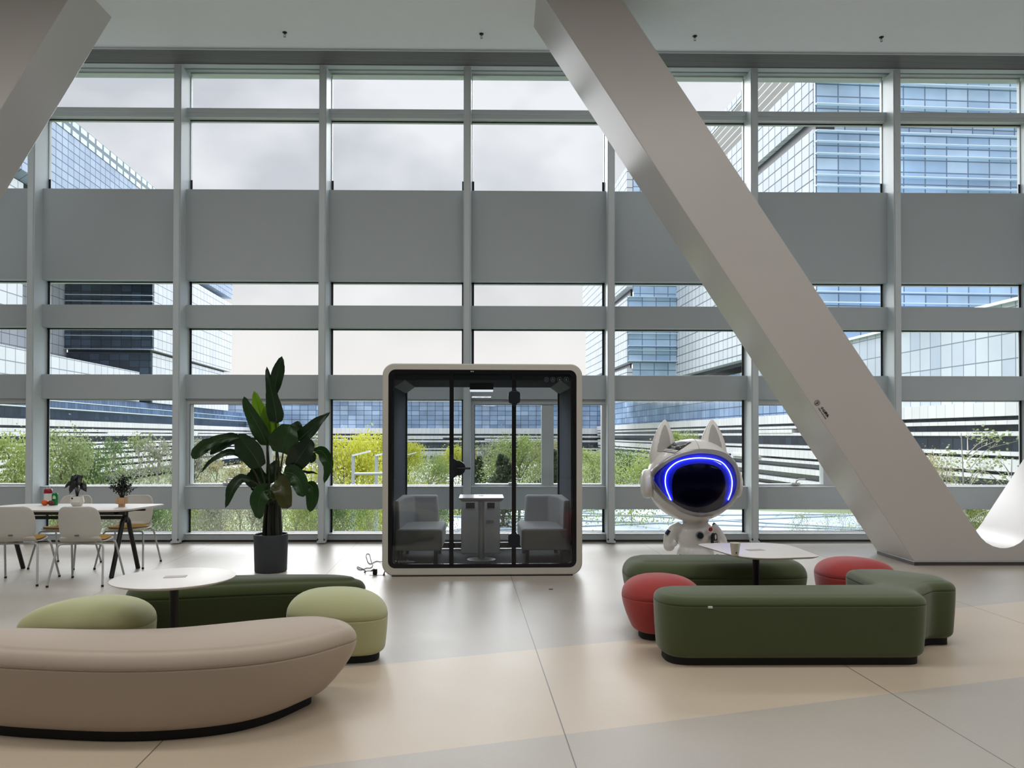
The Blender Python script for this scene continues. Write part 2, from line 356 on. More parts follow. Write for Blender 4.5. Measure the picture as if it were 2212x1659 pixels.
X3 = PY(1002.5, 650, YM0).x
MX = [X3 + 2.003*(k-3) for k in range(-3, 10)]          # left edge of each mullion's front
MW = .078
for x in MX:
    m = MB(); m.box(x, x+MW, YM0, YM1, .035, 6.62); m.box(x-.012, x+.008, YM0+.02, YM1, .03, 6.62); m.box(x+MW-.008, x+MW+.012, YM0+.02, YM1, .03, 6.62)
    m.box(x-.02, x+MW+.02, YM0-.004, YM0+.1, .012, .036)
    o = trim(m, MULL, bevel=.003)
    for dx in (-.004, MW+.004):
        q = MB(); q.tube([(x+dx, YM0+.012, .062), (x+dx, YM0+.0, .062)], .012, 10); b_ = q.build('bolt_cap', mat('bolt_grey', (60, 62, 62), .5), o, world=True)
WN = 0
GASK = BLACK
for k in range(len(MX)-1):
    x0, x1 = MX[k] + MW + .012, MX[k+1] - .012
    bay = k - 3                                         # bay 0 lies right of the mullion at the pod's middle
    sash = (bay % 2 == 1)
    for ri, (z0, z1, kind) in enumerate(ROWS):
        WN += 1; fr = .018
        e = empty('window_%d' % WN, ((x0+x1)/2, YG, z0)); e['kind'] = 'structure'
        q = MB(); y0, y1 = YG-.012, YG+.05
        if kind == 'tall' and sash:
            fr = .055; xs = x0 + (x1-x0)*.66 if True else 0
            q.box(x0, x1, YP+.05, y1, z1-.075, z1); q.box(x0, x1, YP+.05, y1, z0, z0+.03)
            q.box(x0, x0+.05, YP+.05, y1, z0+.03, z1-.075); q.box(x1-.05, x1, YP+.05, y1, z0+.03, z1-.075)
            # a split with two stiles
            mid = x0 + (x1-x0)*.57
            q.box(mid-.085, mid+.085, YP+.05, y1, z0+.03, z1-.075)
        else:
            q.box(x0, x1, y0, y1, z1-fr, z1); q.box(x0, x1, y0, y1, z0, z0+fr*.6)
            q.box(x0, x0+fr*.5, y0, y1, z0, z1); q.box(x1-fr*.5, x1, y0, y1, z0, z1)
        f_ = q.build('frame', FRAME, e, world=True, bevel=.003)
        q = MB()
        if not (kind == 'tall' and sash):
            zt = z0 + .17 if kind in ('upper',) else z1
            if kind != 'top':
                q.box(x0+fr*.5, x0+fr*.5+.026, y0-.006, y0+.004, z0, zt); q.box(x1-fr*.5-.026, x1-fr*.5, y0-.006, y0+.004, z0, zt)
            if kind in ('mid', 'upper'): q.box(x0, x1, y0-.006, y0+.004, z1-fr, z1-fr+.012)
            if kind == 'strip': q.box(x0, x1, y0-.006, y0+.004, z0+.016, z0+.024)
            if q.v: q.build('gasket', GASK, e, world=True)
        else:
            hx = x0 + (x1-x0)*.31
            h = MB(); h.box(hx-.06, hx+.06, YP+.0, YP+.055, z0+.028, z0+.052)
            h.tube([(hx-.0, YP+.01, z0+.05), (hx, YP-.02, z0+.085), (hx+.03, YP-.03, z0+.1), (hx+.12, YP-.03, z0+.1)], .011, 8)
            h.build('window_handle', mat('handle_white', (205, 208, 210), .3), e, world=True)
            g2 = MB(); g2.box(x0+.05, x0+.056, YP+.046, YP+.052, z0+.03, z1-.075); g2.box(x0+.05, x1-.05, YP+.046, YP+.052, z1-.079, z1-.075)
            g2.build('gasket', GASK, e, world=True)
        q = MB(); q.box(x0, x1, YG-.004, YG+.004, z0, z1); q.build('pane', GLZ, e, world=True)
        if kind in ('strip', 'tall'):
            q = MB(); q.box(x0, x1, YP-.012, YG, z0-.012, z0+.002); q.build('sill', mat('sill_white', (228, 232, 235), .25), e, world=True, bevel=.004)

# ------------------------------------------------------------------ diagonal columns
def xz(px, py, Y=8.94): v = PY(px, py, Y); return (v.x, v.z)
def ext(p, q, z):                                       # extend line p-q to height z
    t = (z - p[1])/(q[1] - p[1]); return (p[0] + (q[0]-p[0])*t, z)
def column(poly, y0, y1, label):
    e = empty('diagonal_column', ((min(p[0] for p in poly)+max(p[0] for p in poly))/2, (y0+y1)/2, 0), label, 'column')
    m = MB(); m.prism(poly, y0, y1, 'y'); m.build('shaft', COLM, e, world=True, tri=True, bevel=.006, ang=20)
    b = [p for p in poly if p[1] < .06]; xs = [p[0] for p in b]
    m = MB(); m.box(min(xs)+.006, max(xs)-.006, y0+.006, y1-.006, 0, .042); m.build('plinth', mat('plinth_metal', (92, 88, 88), .4, metal=.5), e, world=True)
    m = MB(); m.box(min(xs)-.004, max(xs)+.004, y0-.004, y1+.004, .042, .05); m.build('base_strip', MULL, e, world=True)
    return e
YF, YBK = 8.94, 9.85
A0, A1 = xz(1180, 0), xz(1980, 1221); B0, B1 = xz(1345, 0), xz(2042, 1046)
Ba = xz(2112, 1151); XC = xz(2168, 1184)[0]
left = [ext(A0, A1, .05), ext(A0, A1, 6.72), ext(B0, B1, 6.72), Ba]
arc = [xz(*p) for p in ((2120, 1161.5), (2131, 1172), (2146, 1180), (2160, 1183.5))] + [(XC, xz(2168, 1184)[1])]
polyL = left + arc
mir = [(2*XC - p[0], p[1]) for p in polyL[:-1]][::-1]
colR = column(polyL + mir, YF, YBK, 'big slanting white plaster V-shaped column rising from the floor at the right')
E0, E1 = xz(146, 0), xz(0, 239)
t0, t1 = ext(E0, E1, 6.72), ext(E0, E1, .05); wd = .92
colL = column([t1, t0, (t0[0]-wd, 6.72), (t1[0]-wd, .05)], YF, YBK-.15, 'slanting white plaster column crossing the upper left corner of the hall')
# warning sticker on the column face
sg = empty('warning_sticker', PY(1772, 888, YF-.003), 'small black Chinese mind-your-head warning with round symbol on the slanting column', 'sign')
INK = mat('black_ink', (22, 20, 20), .5)
cpt = PY(1765.2, 870.3, YF-.006); rr = 6.0*YF/FPX
m = MB()
for k in range(32):
    a, b = 2*PI*k/32, 2*PI*(k+1)/32
    for r0, r1 in ((rr, rr*.87),):
        m.add([cpt+Vector((math.cos(a)*r0, 0, math.sin(a)*r0)), cpt+Vector((math.cos(b)*r0, 0, math.sin(b)*r0)), cpt+Vector((math.cos(b)*r1, 0, math.sin(b)*r1)), cpt+Vector((math.cos(a)*r1, 0, math.sin(a)*r1))], [(0, 1, 2, 3)])
m.open = True
m.build('symbol_ring', INK, sg, world=True, flat=True, solid=.001)
m = MB()
def stroke(ax, ay, bx, by, w=.05):
    a = cpt + Vector((ax*rr, -.001, ay*rr)); b = cpt + Vector((bx*rr, -.001, by*rr)); m.tube([a, b], rr*w, 6)
for s_ in ((.25, .05, -.35, -.25, .13), (-.35, -.25, -.62, -.5, .08), (-.2, -.12, -.7, -.05, .07), (.2, .05, .45, -.5, .08), (.3, .1, .35, .5, .08), (.1, .1, -.3, .3, .07), (.35, .5, .1, .62, .06), (.25, .05, .4, .18, .14)): stroke(*s_)
m.build('falling_figure', INK, sg, world=True)
ang = math.atan2(-(915-875), (1798-1770)); ang = -math.atan2(1012-690, 1480-1160+0) if False else -R(55.5)
def textM(px, py, Y, dz=0): return PM[sg.name].inverted() @ Matrix.Translation(PY(px, py, Y)) @ Matrix.Rotation(PI/2, 4, 'X') @ Matrix.Rotation(ang, 4, 'Z')
k_ = YF/FPX
text_mesh('小心碰头', 6.6*k_, 'chinese_lettering', INK, sg, textM(1772.7, 880.4, YF-.004), .0008, bold=.0011)
text_mesh('MIND YOUR HEAD', 3.4*k_, 'english_lettering', INK, sg, textM(1767.2, 882.0, YF-.004), .0008)

# ------------------------------------------------------------------ sprinklers
CHR = mat('sprinkler_chrome', (120, 120, 122), .3, metal=.9); DRK = mat('sprinkler_rose', (40, 40, 42), .4, metal=.6)
lab = ['ceiling sprinkler head, leftmost of the four, above the second window bay', 'ceiling sprinkler head just left of the big slanting column top',
       'ceiling sprinkler head just right of the big slanting column top', 'ceiling sprinkler head farthest right, above the blue glass tower view']
for (px, py), l in zip(((615, 70), (1040, 73), (1501, 78), (1904, 80)), lab):
    p = PZ(px, py, ZC)
    e = empty('ceiling_sprinkler', p, l, 'sprinkler', 'ceiling sprinklers')
    m = MB(); m.lathe([(.03, 0), (.028, -.008), (.012, -.012)], n=20); m.build('rose', DRK, e)
    m = MB(); m.tube([(0, 0, -.01), (0, 0, -.03)], .009); m.tube([(-.012, 0, -.028), (-.014, 0, -.04), (0, 0, -.055)], .003); m.tube([(.012, 0, -.028), (.014, 0, -.04), (0, 0, -.055)], .003)
    m.lathe([(.001, -.056), (.016, -.056), (.016, -.059), (.001, -.059)], n=16); m.build('head', CHR, e)
# ================================================================== outside
SC = 2.0; PHI = math.atan(106/1680); CAMP = Matrix.Rotation(PHI, 4, 'Z'); GZ = -9.0
def camp_empty(name, x, y, z, label, cat, group=None):
    p = CAMP @ Vector((x*SC, y*SC, 1.5+(z-1.5)*SC))
    e = empty(name, p, label, cat, group, rz=PHI); return e
KX = [.965, .97]
class CB(MB):                                            # boxes in the campus frame
    def cbox(s, x0, x1, y0, y1, z0, z1):
        n = len(s.v); s.box(x0*SC*KX[0], x1*SC*KX[0], y0*SC, y1*SC, max(GZ-.4, 1.5+(z0-1.5)*SC*KX[1]), 1.5+(z1-1.5)*SC*KX[1])
        for i in range(n, len(s.v)): s.v[i] = CAMP @ s.v[i]
        return s
WPAN = facade('white_panel_cladding', (210, 214, 221), (200, 205, 214), (128, 136, 148), 3.0, 2.3, .085, .85, spec=.08, var=.06)
WPANR = facade('white_panel_cladding_right', (206, 210, 218), (194, 200, 210), (105, 114, 128), 2.6, 2.0, .10, .85, spec=.08, var=.05)
BPAN = facade('pale_blue_cladding', (172, 186, 208), (158, 174, 198), (86, 104, 132), 2.3, 1.6, .085, .8, spec=.08, var=.22)
BGL = facade('blue_curtain_wall', (158, 180, 208), (118, 144, 178), (66, 82, 104), 3.0, 1.8, .10, .12, spec=.8, var=.7)
BGL2 = facade('light_blue_curtain_wall', (178, 202, 226), (142, 172, 204), (92, 112, 136), 3.5, 1.9, .10, .12, spec=.8, var=.5)
DGL = facade('dark_office_glass', (66, 84, 104), (38, 50, 64), (28, 36, 46), 2.4, 1.7, .09, .15, spec=.7, var=.9)
PGL = facade('pale_reflecting_glass', (190, 198, 208), (164, 176, 194), (110, 120, 134), 2.0, 2.6, .06, .6, spec=.2, var=.25)
WBAND = facade('white_band_panels', (216, 216, 219), (206, 207, 212), (176, 180, 188), 1.6, 60, .05, .8, spec=.1, var=.06)
DRKB = mat('dark_recess', (44, 50, 60), .5, var=.3, scale=.05)
ROOFG = facade('roof_glass_squares', (214, 232, 236), (198, 220, 228), (112, 128, 140), 3.4, 1.9, .42, .7, spec=.1, var=.08)
LOUV = facade('grey_louvre_parapet', (142, 142, 140), (136, 136, 136), (214, 216, 218), 90, 1.5, .10, .8, spec=.08, var=.08)
FINW = mat('white_fin', (214, 228, 240), .4)
GLB = facade('ribbon_glass', (92, 118, 154), (64, 88, 122), (46, 60, 80), 1.3, 30, .05, .15, spec=.8, var=.6)
def part(name, m, parent, *boxes):
    q = CB()
    for b in boxes: q.cbox(*b)
    return q.build(name, m, parent, world=True, flat=True)
# --- left tower
T = camp_empty('office_tower', -52, 95, -3.7, 'tall stacked office tower on the left with its sloping roofline in a top window', 'building')
part('top_block', BPAN, T, (-72, -38.5, 62, 134, 25.1, 31.6))
part('roof_glazing', ROOFG, T, (-71.9, -38.45, 62, 134, 31.6, 33.2))
part('middle_block', WPAN, T, (-49.6, -38.6, 100, 134, 12.4, 24.2), (-74, -49.65, 70, 100.4, 9.35, 24.2), (-74, -39, 45, 71, 12, 24.2))
part('lower_block', WPAN, T, (-49.6, -38.85, 100.3, 133, 5.64, 12.05))
part('recess_band', DRKB, T, (-70, -40.4, 64, 130, 24.2, 25.1), (-49.6, -39.3, 100.6, 132, 12.05, 12.4))
part('front_glazing', DGL, T, (-49.5, -38.7, 99.7, 100.2, 12.4, 24.2), (-49.5, -38.95, 100.05, 100.4, 5.64, 12.0))
part('floor_fins', FINW, T, *[(-49.5, -38.65, 99.3, 99.9, z, z+.06) for z in (12.4, 14.1, 15.0, 16.1, 17.6, 18.5, 19.3, 20.9, 22.6)])
# --- left low wing
WL = camp_empty('campus_wing', -43, 95, -3.7, 'low white banded office wing along the left side of the garden', 'building', 'low campus wings around the garden')
part('wall', WPAN, WL, (-60, -39.2, 62, 97, 5.6, 9.3))
part('glass_core', DGL, WL, (-58, -40.0, 62, 148.8, -3.7, 5.6))
part('glass_ribbon', GLB, WL, (-58, -39.0, 62, 148.8, 4.15, 4.75), (-58, -39.4, 62, 148.8, 4.85, 5.6))
part('ribbon_edge', FINW, WL, (-58, -38.95, 62, 148.8, 4.05, 4.13), (-58, -38.95, 62, 148.8, 4.78, 4.85))
part('white_band', WBAND, WL, *[(-58, -39.0+.05*i, 62, 148.8, a, b) for i, (a, b) in enumerate(((2.34, 2.95), (1.8, 2.1), (1.37, 1.66), (.55, .72), (.05, .4), (-.4, -.2), (-1.1, -.65), (-1.8, -1.4), (-2.6, -2.1)))])
for b in ((-58, -38.98, 62, 75, 1.6, 1.85), (-58, -38.98, 88, 97, 1.6, 1.85), (-58, -38.98, 110, 118, 1.35, 1.8)): part('filler_panel', WBAND, WL, b)
# --- middle low wing across the back
KX[:] = [1.0, 1.0]
CW = camp_empty('campus_wing', -7, 155, -3.7, 'long low building behind the garden with blue curtain wall and white floor bands', 'building', 'low campus wings around the garden')
part('curtain_wall', BGL, CW, (-46, 31, 150, 170, 2.84, 7.95))
part('glass_core', DGL, CW, (-45.5, 31, 150.6, 170, -2.43, 2.84))
part('ground_glazing', BGL, CW, (-45.5, 31, 150.4, 170, -3.7, -2.43))
part('roof_edge', WBAND, CW, (-46.3, 31, 149.6, 170, 7.95, 8.45))
part('white_band', WBAND, CW, *[(-46, 31, 149.2+.1*i, 152, a, b) for i, (a, b) in enumerate(((1.77, 2.84), (1.05, 1.41), (.16, .52), (-1.27, -1.0), (-2.43, -1.54)))])
for b in ((-34, -20, 149.3, 152, .5, .8), (-12, -2, 149.3, 152, .75, 1.06), (6, 20, 149.3, 152, .5, .85)): part('filler_panel', WBAND, CW, b)
for x in (-38, -24.4, -21, -9.5, -5, 5, 14, 23): part('ground_column', WBAND, CW, (x, x+.5, 149.6, 150.2, -3.7, -2.43))
# --- right low wing
KX[:] = [1.025, 1.03]
WR = camp_empty('campus_wing', 32, 88, -3.7, 'near low wing on the right with thick white bands and pale mirrored upper storey', 'building', 'low campus wings around the garden')
part('upper_glazing', PGL, WR, (27.4, 40, 26, 62, 3.2, 8.1))
part('rear_glazing', BGL, WR, (28, 40, 62, 148.8, 3.2, 7.6))
part('glass_core', DGL, WR, (28.2, 40, 24, 148.8, -3.7, 3.2))
part('roof_edge', FINW, WR, (27.2, 40, 26, 62, 8.05, 8.2))
part('white_band', WBAND, WR, *[(27.0+.05*i, 40, 24, 148.8, a, b) for i, (a, b) in enumerate(((2.48, 3.2), (2.06, 2.27), (1.5, 1.72), (.52, .72), (-.26, .36), (-.68, -.45), (-1.5, -1.1), (-2.3, -2.0), (-3.0, -2.7)))])
for b in ((27.05, 40, 62, 69, 1.72, 2.0), (27.05, 40, 69, 76, -.45, -.2)): part('filler_panel', WBAND, WR, b)
# --- right tower
T2 = camp_empty('office_tower', 48, 76, -3.7, 'tall white and blue glass office tower filling the top right windows', 'building')
part('side_block', WPANR, T2, (27.0, 70, 58, 95, 25.7, 29.3), (27.0, 70, 58, 95, 8.6, 24.5), (27.0, 70, 58, 150, 33.0, 33.9))
part('louvre_parapet', LOUV, T2, (27.05, 70, 58, 150, 29.3, 33.0))
part('recess_band', DRKB, T2, (27.5, 28.95, 58.6, 95, 24.5, 25.7), (28, 70, 62, 95, 8.25, 8.6))
part('front_glazing', BGL2, T2, (27.05, 70, 57.7, 58.1, 8.6, 24.2), (27.05, 70, 57.7, 58.1, 25.7, 34), (28.96, 70, 58.5, 95, 24.48, 25.72))
part('floor_fins', FINW, T2, *[(27.0, 70, 57.3, 57.8, z, z+.045) for z in (9.6, 11.4, 12.2, 14.9, 15.7, 17.4, 18.2, 19.0, 20.1, 20.9, 22.5, 23.4, 24.2, 26.2, 27.9, 28.7, 30.4, 31.2)])
T3 = camp_empty('office_tower', 25, 100, -3.7, 'slimmer blue fronted office tower seen left of the slanting column', 'building')
part('side_block', WPANR, T3, (20.9, 26.95, 95, 125, 8.0, 9.6), (20.9, 26.95, 95, 125, 10.3, 18.2), (20.9, 26.95, 95, 128, 19.4, 34))
part('recess_band', DRKB, T3, (21.6, 26.9, 96.2, 122, 9.6, 10.3), (21.7, 26.9, 96.5, 124, 18.2, 19.4))
part('front_glazing', BGL2, T3, (21.0, 26.95, 94.7, 95.2, 10.3, 18.2), (21.6, 26.95, 94.9, 95.4, 8.0, 10.3), (21.7, 26.95, 94.9, 95.4, 18.2, 34))
part('floor_fins', FINW, T3, *[(21.0, 26.95, 94.3, 94.8, z, z+.05) for z in (10.4, 11.7, 12.2, 13.7, 14.5, 15.3, 16.8, 18.1)])

# --- ground, road, canopy
GRS = mat('garden_ground', (104, 116, 84), .9, var=.35, scale=.15)
m = MB(); m.box(-260, 260, 11.6, 420, GZ-.5, GZ); struct(m.build('ground', GRS, anchor=False))
ASPH = mat('asphalt', (120, 122, 128), .8, var=.08, scale=.3)
PAVE = mat('pale_paving', (196, 196, 194), .8, var=.08, scale=.4)
m = CB(); q = MB()
def gl(px, D): return CAMP @ Vector(((px-980)/1680*D, D, 0))
pts = [PZ(px, py, GZ) for px, py in ((860, 1052), (975, 1052), (935, 1012), (905, 1012))]
m = MB(); m.prism([(p.x, p.y) for p in pts], GZ+.01, GZ+.05); struct(m.build('trim_road', ASPH, anchor=False))
pts = [PZ(px, py, GZ) for px, py in ((400, 1011), (1250, 1011), (1250, 1003), (400, 1003))]
m = MB(); m.prism([(p.x, p.y) for p in pts], GZ+.02, GZ+.06); struct(m.build('trim_forecourt', PAVE, anchor=False))
pts = [PZ(px, py, GZ) for px, py in ((975, 1052), (1120, 1052), (1010, 1014), (938, 1014))]
m = MB(); m.prism([(p.x, p.y) for p in pts], GZ+.02, GZ+.08); struct(m.build('trim_pavement', PAVE, anchor=False))
# glass roof of the lower pavilion, diamond pattern
def canopy_mat():
    m = mat('canopy_glass', (226, 236, 240), .5, spec=.3, var=.03, scale=.3)
    nt = m.node_tree; N = nt.nodes.new; L = nt.links.new; b = nt.nodes['Principled BSDF']
    tc = N('ShaderNodeTexCoord'); mp = N('ShaderNodeMapping'); mp.inputs['Rotation'].default_value = (0, 0, R(38)); mp.inputs['Scale'].default_value = (1, .62, 1)
    br = N('ShaderNodeTexBrick'); br.offset = .35; br.inputs['Scale'].default_value = 1; br.inputs['Brick Width'].default_value = 4.2; br.inputs['Row Height'].default_value = 2.6
    br.inputs['Mortar Size'].default_value = .07; br.inputs['Color1'].default_value = lin((140, 152, 162)); br.inputs['Color2'].default_value = lin((120, 134, 146)); br.inputs['Mortar'].default_value = lin((92, 108, 120))
    L(tc.outputs['Object'], mp.inputs[0]); L(mp.outputs[0], br.inputs['Vector']); L(br.outputs[0], b.inputs['Base Color']); return m
cz = -3.6
cp = [PZ(px, py, cz) for px, py in ((960, 1150), (975, 1117), (1095, 1100), (1340, 1094), (1900, 1112), (2000, 1150))]
e = empty('pavilion_roof', (sum(p.x for p in cp)/6, sum(p.y for p in cp)/6, cz-.3), 'pale glass pavilion roof with diamond joints seen low through the bottom windows', 'roof')
m = MB(); m.prism([(p.x, p.y) for p in cp], cz-.25, cz); m.build('roof_panel', canopy_mat(), e, world=True, flat=True)
m = MB()
for a, b in ((0, 3), (1, 4), (2, 5), (1, 5), (0, 4)): m.tube([cp[a]+Vector((0, 0, .04)), cp[b]+Vector((0, 0, .04))], .06, 6)
m.build('roof_rib', mat('rib_grey', (150, 165, 175), .4), e, world=True)
m = MB()
for p in (cp[1], cp[3], cp[4]): m.tube([(p.x*.97, p.y*.97, GZ), (p.x*.97, p.y*.97, cz-.2)], .15, 10)
m.build('support_post', mat('rib_grey', (150, 165, 175), .4), e, world=True)

# --- trees
BARK = mat('bark', (108, 98, 84), .9, var=.2, scale=3); BARKG = mat('grey_twigs', (150, 148, 140), .9, var=.15, scale=3)
def leafmat(n, c, t=.3): return mat(n, c, .6, var=.35, scale=.9, trans=t)
LF = {'green': leafmat('leaf_green', (122, 136, 88)), 'mid': leafmat('leaf_mid_green', (88, 112, 66)), 'yellow': leafmat('leaf_yellow', (178, 180, 64)),
      'dark': leafmat('leaf_dark', (70, 84, 58)), 'olive': leafmat('leaf_olive', (146, 142, 102)), 'lime': leafmat('leaf_lime', (134, 150, 82)), 'grey': leafmat('leaf_grey_green', (130, 134, 116))}
def leafquad(m, p, s, rnd, asp=.5, dr=None):
    d = dr or Vector((rnd.uniform(-1, 1), rnd.uniform(-1, 1), rnd.uniform(-.8, 1))).normalized()
    u = d.cross(Vector((rnd.uniform(-1, 1), rnd.uniform(-1, 1), rnd.uniform(-1, 1)))).normalized()*s*asp
    m.add([p, p + d*s*.5 + u, p + d*s, p + d*s*.5 - u], [(0, 1, 2, 3)])
def make_tree(h, cr, n, ls, seed, shape='round', z0=.25, nb=14, tr=.12):
    """returns trunk and foliage builders, base at the origin"""
    rnd = random.Random(seed); t = MB(); f = MB(); f.open = True
    t.tube([(0, 0, 0), (rnd.uniform(-.1, .1), 0, h*.4), (rnd.uniform(-.2, .2), rnd.uniform(-.2, .2), h*.93)], [tr, tr*.7, tr*.2], 7)
    cents = []
    for i in range(nb):
        a = rnd.uniform(0, 2*PI); z = h*(z0 + (1-z0)*rnd.random()**.8*.98); k = (z/h - z0)/(1-z0)
        if shape == 'cone': rr = cr*(1.02-k)
        elif shape == 'willow': rr = cr*(.55+.5*math.sin(PI*min(1, k*.9+.1)))
        else: rr = cr*math.sqrt(max(.08, 1-(2*k-.9)**2*.85))
        r = rr*rnd.uniform(.35, .95); q = Vector((math.cos(a)*r, math.sin(a)*r, z))
        st = Vector((0, 0, max(.1*h, z - r*.9))); mid = st.lerp(q, .55) + Vector((0, 0, .15*r))
        t.tube([st, mid, q], [tr*.4, tr*.25, tr*.08], 5, caps=False); cents.append((q, rr))
        for j in range(3):
            q2 = q + Vector((rnd.uniform(-1, 1), rnd.uniform(-1, 1), rnd.uniform(-.2, 1)))*rr*.4
            t.tube([mid.lerp(q, .5), q2], [tr*.14, tr*.05], 4, caps=False); cents.append((q2, rr))
    for i in range(n):
        q, rr = cents[rnd.randrange(len(cents))]; sg_ = rr*.24 if shape != 'sparse' else rr*.16
        p = q + Vector((rnd.gauss(0, sg_), rnd.gauss(0, sg_), rnd.gauss(0, sg_*.8)))
        if shape == 'willow':
            l = rnd.uniform(.2, .9)
            leafquad(f, p, ls*rnd.uniform(1.4, 2.6), rnd, .22, Vector((rnd.uniform(-.5, .5), rnd.uniform(-.5, .5), rnd.uniform(-1, .6))).normalized())
        else: leafquad(f, p, ls*rnd.uniform(.7, 1.3), rnd)
    return t, f
PROT = {}
def tree(kind, px, top_py, D, colr, label, cat='tree', group='trees in the garden outside', wid=1.0, name='garden_tree', base=None, rz=None):
    """tree on the ground at distance D whose top shows at top_py"""
    p = PY(px, 940, D); ztop = PY(px, top_py, D).z; b = GZ if base is None else base; h = ztop - b
    H0 = {'leafy': 10, 'willow': 9, 'conifer': 8, 'bush': 4, 'sparse': 9, 'sapling': 4}[kind]
    if kind not in PROT:
        spec = {'leafy': dict(h=10, cr=2.6, n=9000, ls=.105, seed=3, nb=26), 'willow': dict(h=9, cr=3.4, n=9000, ls=.13, seed=5, shape='willow', z0=.1, nb=26),
                'conifer': dict(h=8, cr=2.6, n=9000, ls=.14, seed=8, shape='cone', z0=.05, nb=26), 'bush': dict(h=4, cr=2.2, n=10000, ls=.055, seed=11, z0=.02, nb=30, tr=.05),
                'sparse': dict(h=9, cr=2.4, n=2600, ls=.10, seed=14, nb=44, shape='sparse', tr=.1), 'sapling': dict(h=4, cr=1.0, n=520, ls=.052, seed=19, nb=20, shape='sparse', z0=.15, tr=.03)}[kind]
        t, f = make_tree(**spec); PROT[kind] = [t, f, {}]
    t, f, cache = PROT[kind]
    e = empty(name, (p.x, D, b), label, cat, group, rz=random.uniform(0, 6.28) if rz is None else rz)
    s = h/H0; e.scale = (s*wid, s*wid, s)
    for nm, mb, mt in (('trunk', t, BARKG if kind in ('sparse', 'sapling', 'bush') else BARK), ('foliage', f, LF[colr])):
        key = (nm, mt.name)
        if key not in cache:
            o = mb.build(nm, mt, e, flat=(nm == 'foliage')); cache[key] = o.data
        else:
            o = bpy.data.objects.new(nm, cache[key]); C.objects.link(o); o.parent = e
    return e
TR = [('leafy', 128, 938, 30, 'green', 'leafy light green tree beyond the second window bay, left of the group'),
 ('leafy', 195, 965, 34, 'mid', 'denser mid green tree beyond the desk with the two potted plants'),
 ('sparse', 245, 955, 38, 'mid', 'thin green tree with feathery branches beyond the second window bay'),
 ('sparse', 300, 948, 33, 'green', 'tall thin leafed tree near the second mullion from the left'),
 ('sparse', 345, 962, 28, 'grey', 'greyish bare twigged tree by the right edge of the second bay'),
 ('leafy', 30, 945, 28, 'lime', 'yellowish green tree beyond the leftmost partial window'),
 ('leafy', 420, 952, 45, 'grey', 'grey green tree behind the left leaves of the large indoor plant'),
 ('sparse', 470, 1000, 40, 'olive', 'low brownish tree beyond the third window bay, left pane'),
 ('leafy', 520, 1003, 48, 'olive', 'olive brown tree beyond the third window bay, beside the window split'),
 ('sparse', 610, 985, 36, 'olive', 'thin olive tree seen between the stems of the large indoor plant'),
 ('sparse', 672, 948, 38, 'grey', 'grey twiggy tree right of the large indoor plant'),
 ('willow', 742, 972, 52, 'yellow', 'bright yellow tree left of the meeting booth'),
 ('willow', 812, 962, 62, 'yellow', 'larger bright yellow tree touching the booth left edge'),
 ('willow', 882, 972, 95, 'yellow', 'small distant yellow tree seen through the booth left glass'),
 ('bush', 930, 1003, 62, 'lime', 'bright green roadside bush seen through the booth left glass'),
 ('sparse', 962, 986, 100, 'grey', 'small grey tree beside the road seen near the booth door handle'),
 ('willow', 992, 976, 85, 'yellow', 'yellow tree behind the booth door handle'),
 ('conifer', 1030, 978, 50, 'dark', 'dark evergreen tree seen through the booth door'),
 ('leafy', 1062, 958, 60, 'grey', 'pale grey green tree behind the dark evergreen in the booth view'),
 ('conifer', 1088, 972, 44, 'dark', 'second dark evergreen tree just left of the booth right bar'),
 ('leafy', 1122, 945, 46, 'lime', 'tall yellow green tree seen through the booth right glass'),
 ('conifer', 1190, 962, 42, 'dark', 'dark green tree seen beyond the booth right glass, near the right seat'),
 ('leafy', 1185, 955, 60, 'olive', 'olive tree rising behind the booth right wall'),
 ('leafy', 1278, 975, 55, 'lime', 'lime green tree right of the meeting booth'),
 ('leafy', 1345, 975, 62, 'mid', 'mid green tree left of the cat astronaut figure'),
 ('bush', 1368, 1005, 46, 'lime', 'yellow green bush beside the cat astronaut head'),
 ('leafy', 1470, 935, 75, 'lime', 'yellow green tree between the ears of the cat astronaut')]
for k, px, ty, D, c_, l in TR: tree(k, px, ty, D, c_, l, wid=(.62 if px < 700 else .8))
BS = [(130, 1090, 19, 'lime', 'light green bush under the second bay'), (215, 1090, 17, 'grey', 'grey green bush behind the desk legs'), (300, 1092, 18, 'grey', 'twiggy grey bush right of the desk'),
      (355, 1095, 16, 'mid', 'green bush at the second mullion'), (425, 1090, 17, 'lime', 'light bush low in the third bay'), (480, 1085, 16, 'grey', 'grey twiggy bush left of the large plant pot'),
      (545, 1088, 18, 'grey', 'grey bush just behind the large plant stems'), (640, 1088, 17, 'lime', 'bright green bush right of the large plant stems'), (690, 1090, 19, 'mid', 'green bush before the fourth mullion'),
      (745, 1085, 17, 'mid', 'dark green bush low beyond the bay left of the booth'), (800, 1090, 19, 'lime', 'light green bush at the booth left corner'), (950, 1096, 24, 'mid', 'small green bush between the booth seats'),
      (2108, 1085, 16, 'lime', 'bright bush in the small gap of the V-shaped column'), (2020, 1010, 24, 'olive', 'low olive bush behind the right end of the slanting column')]
for px, ty, D, c_, l in BS: tree('bush', px, ty, D, c_, l, cat='bush', group='bushes below the windows', name='garden_bush', base=PY(px, 1090, D).z-3.0, wid=.55)
SP = [(2090, 905, 15.5, -2.2, 'nearest bare branched young tree beyond the far right window'), (2035, 975, 16.5, -2.2, 'shorter young tree left of the tallest in the far right window'),
      (2180, 965, 16.0, -2.2, 'young tree at the right edge of the far right window')]
for px, ty, D, b, l in SP: tree('sapling', px, ty, D, 'green', l, group='young trees close to the glass', name='young_tree', base=b, wid=1.2)
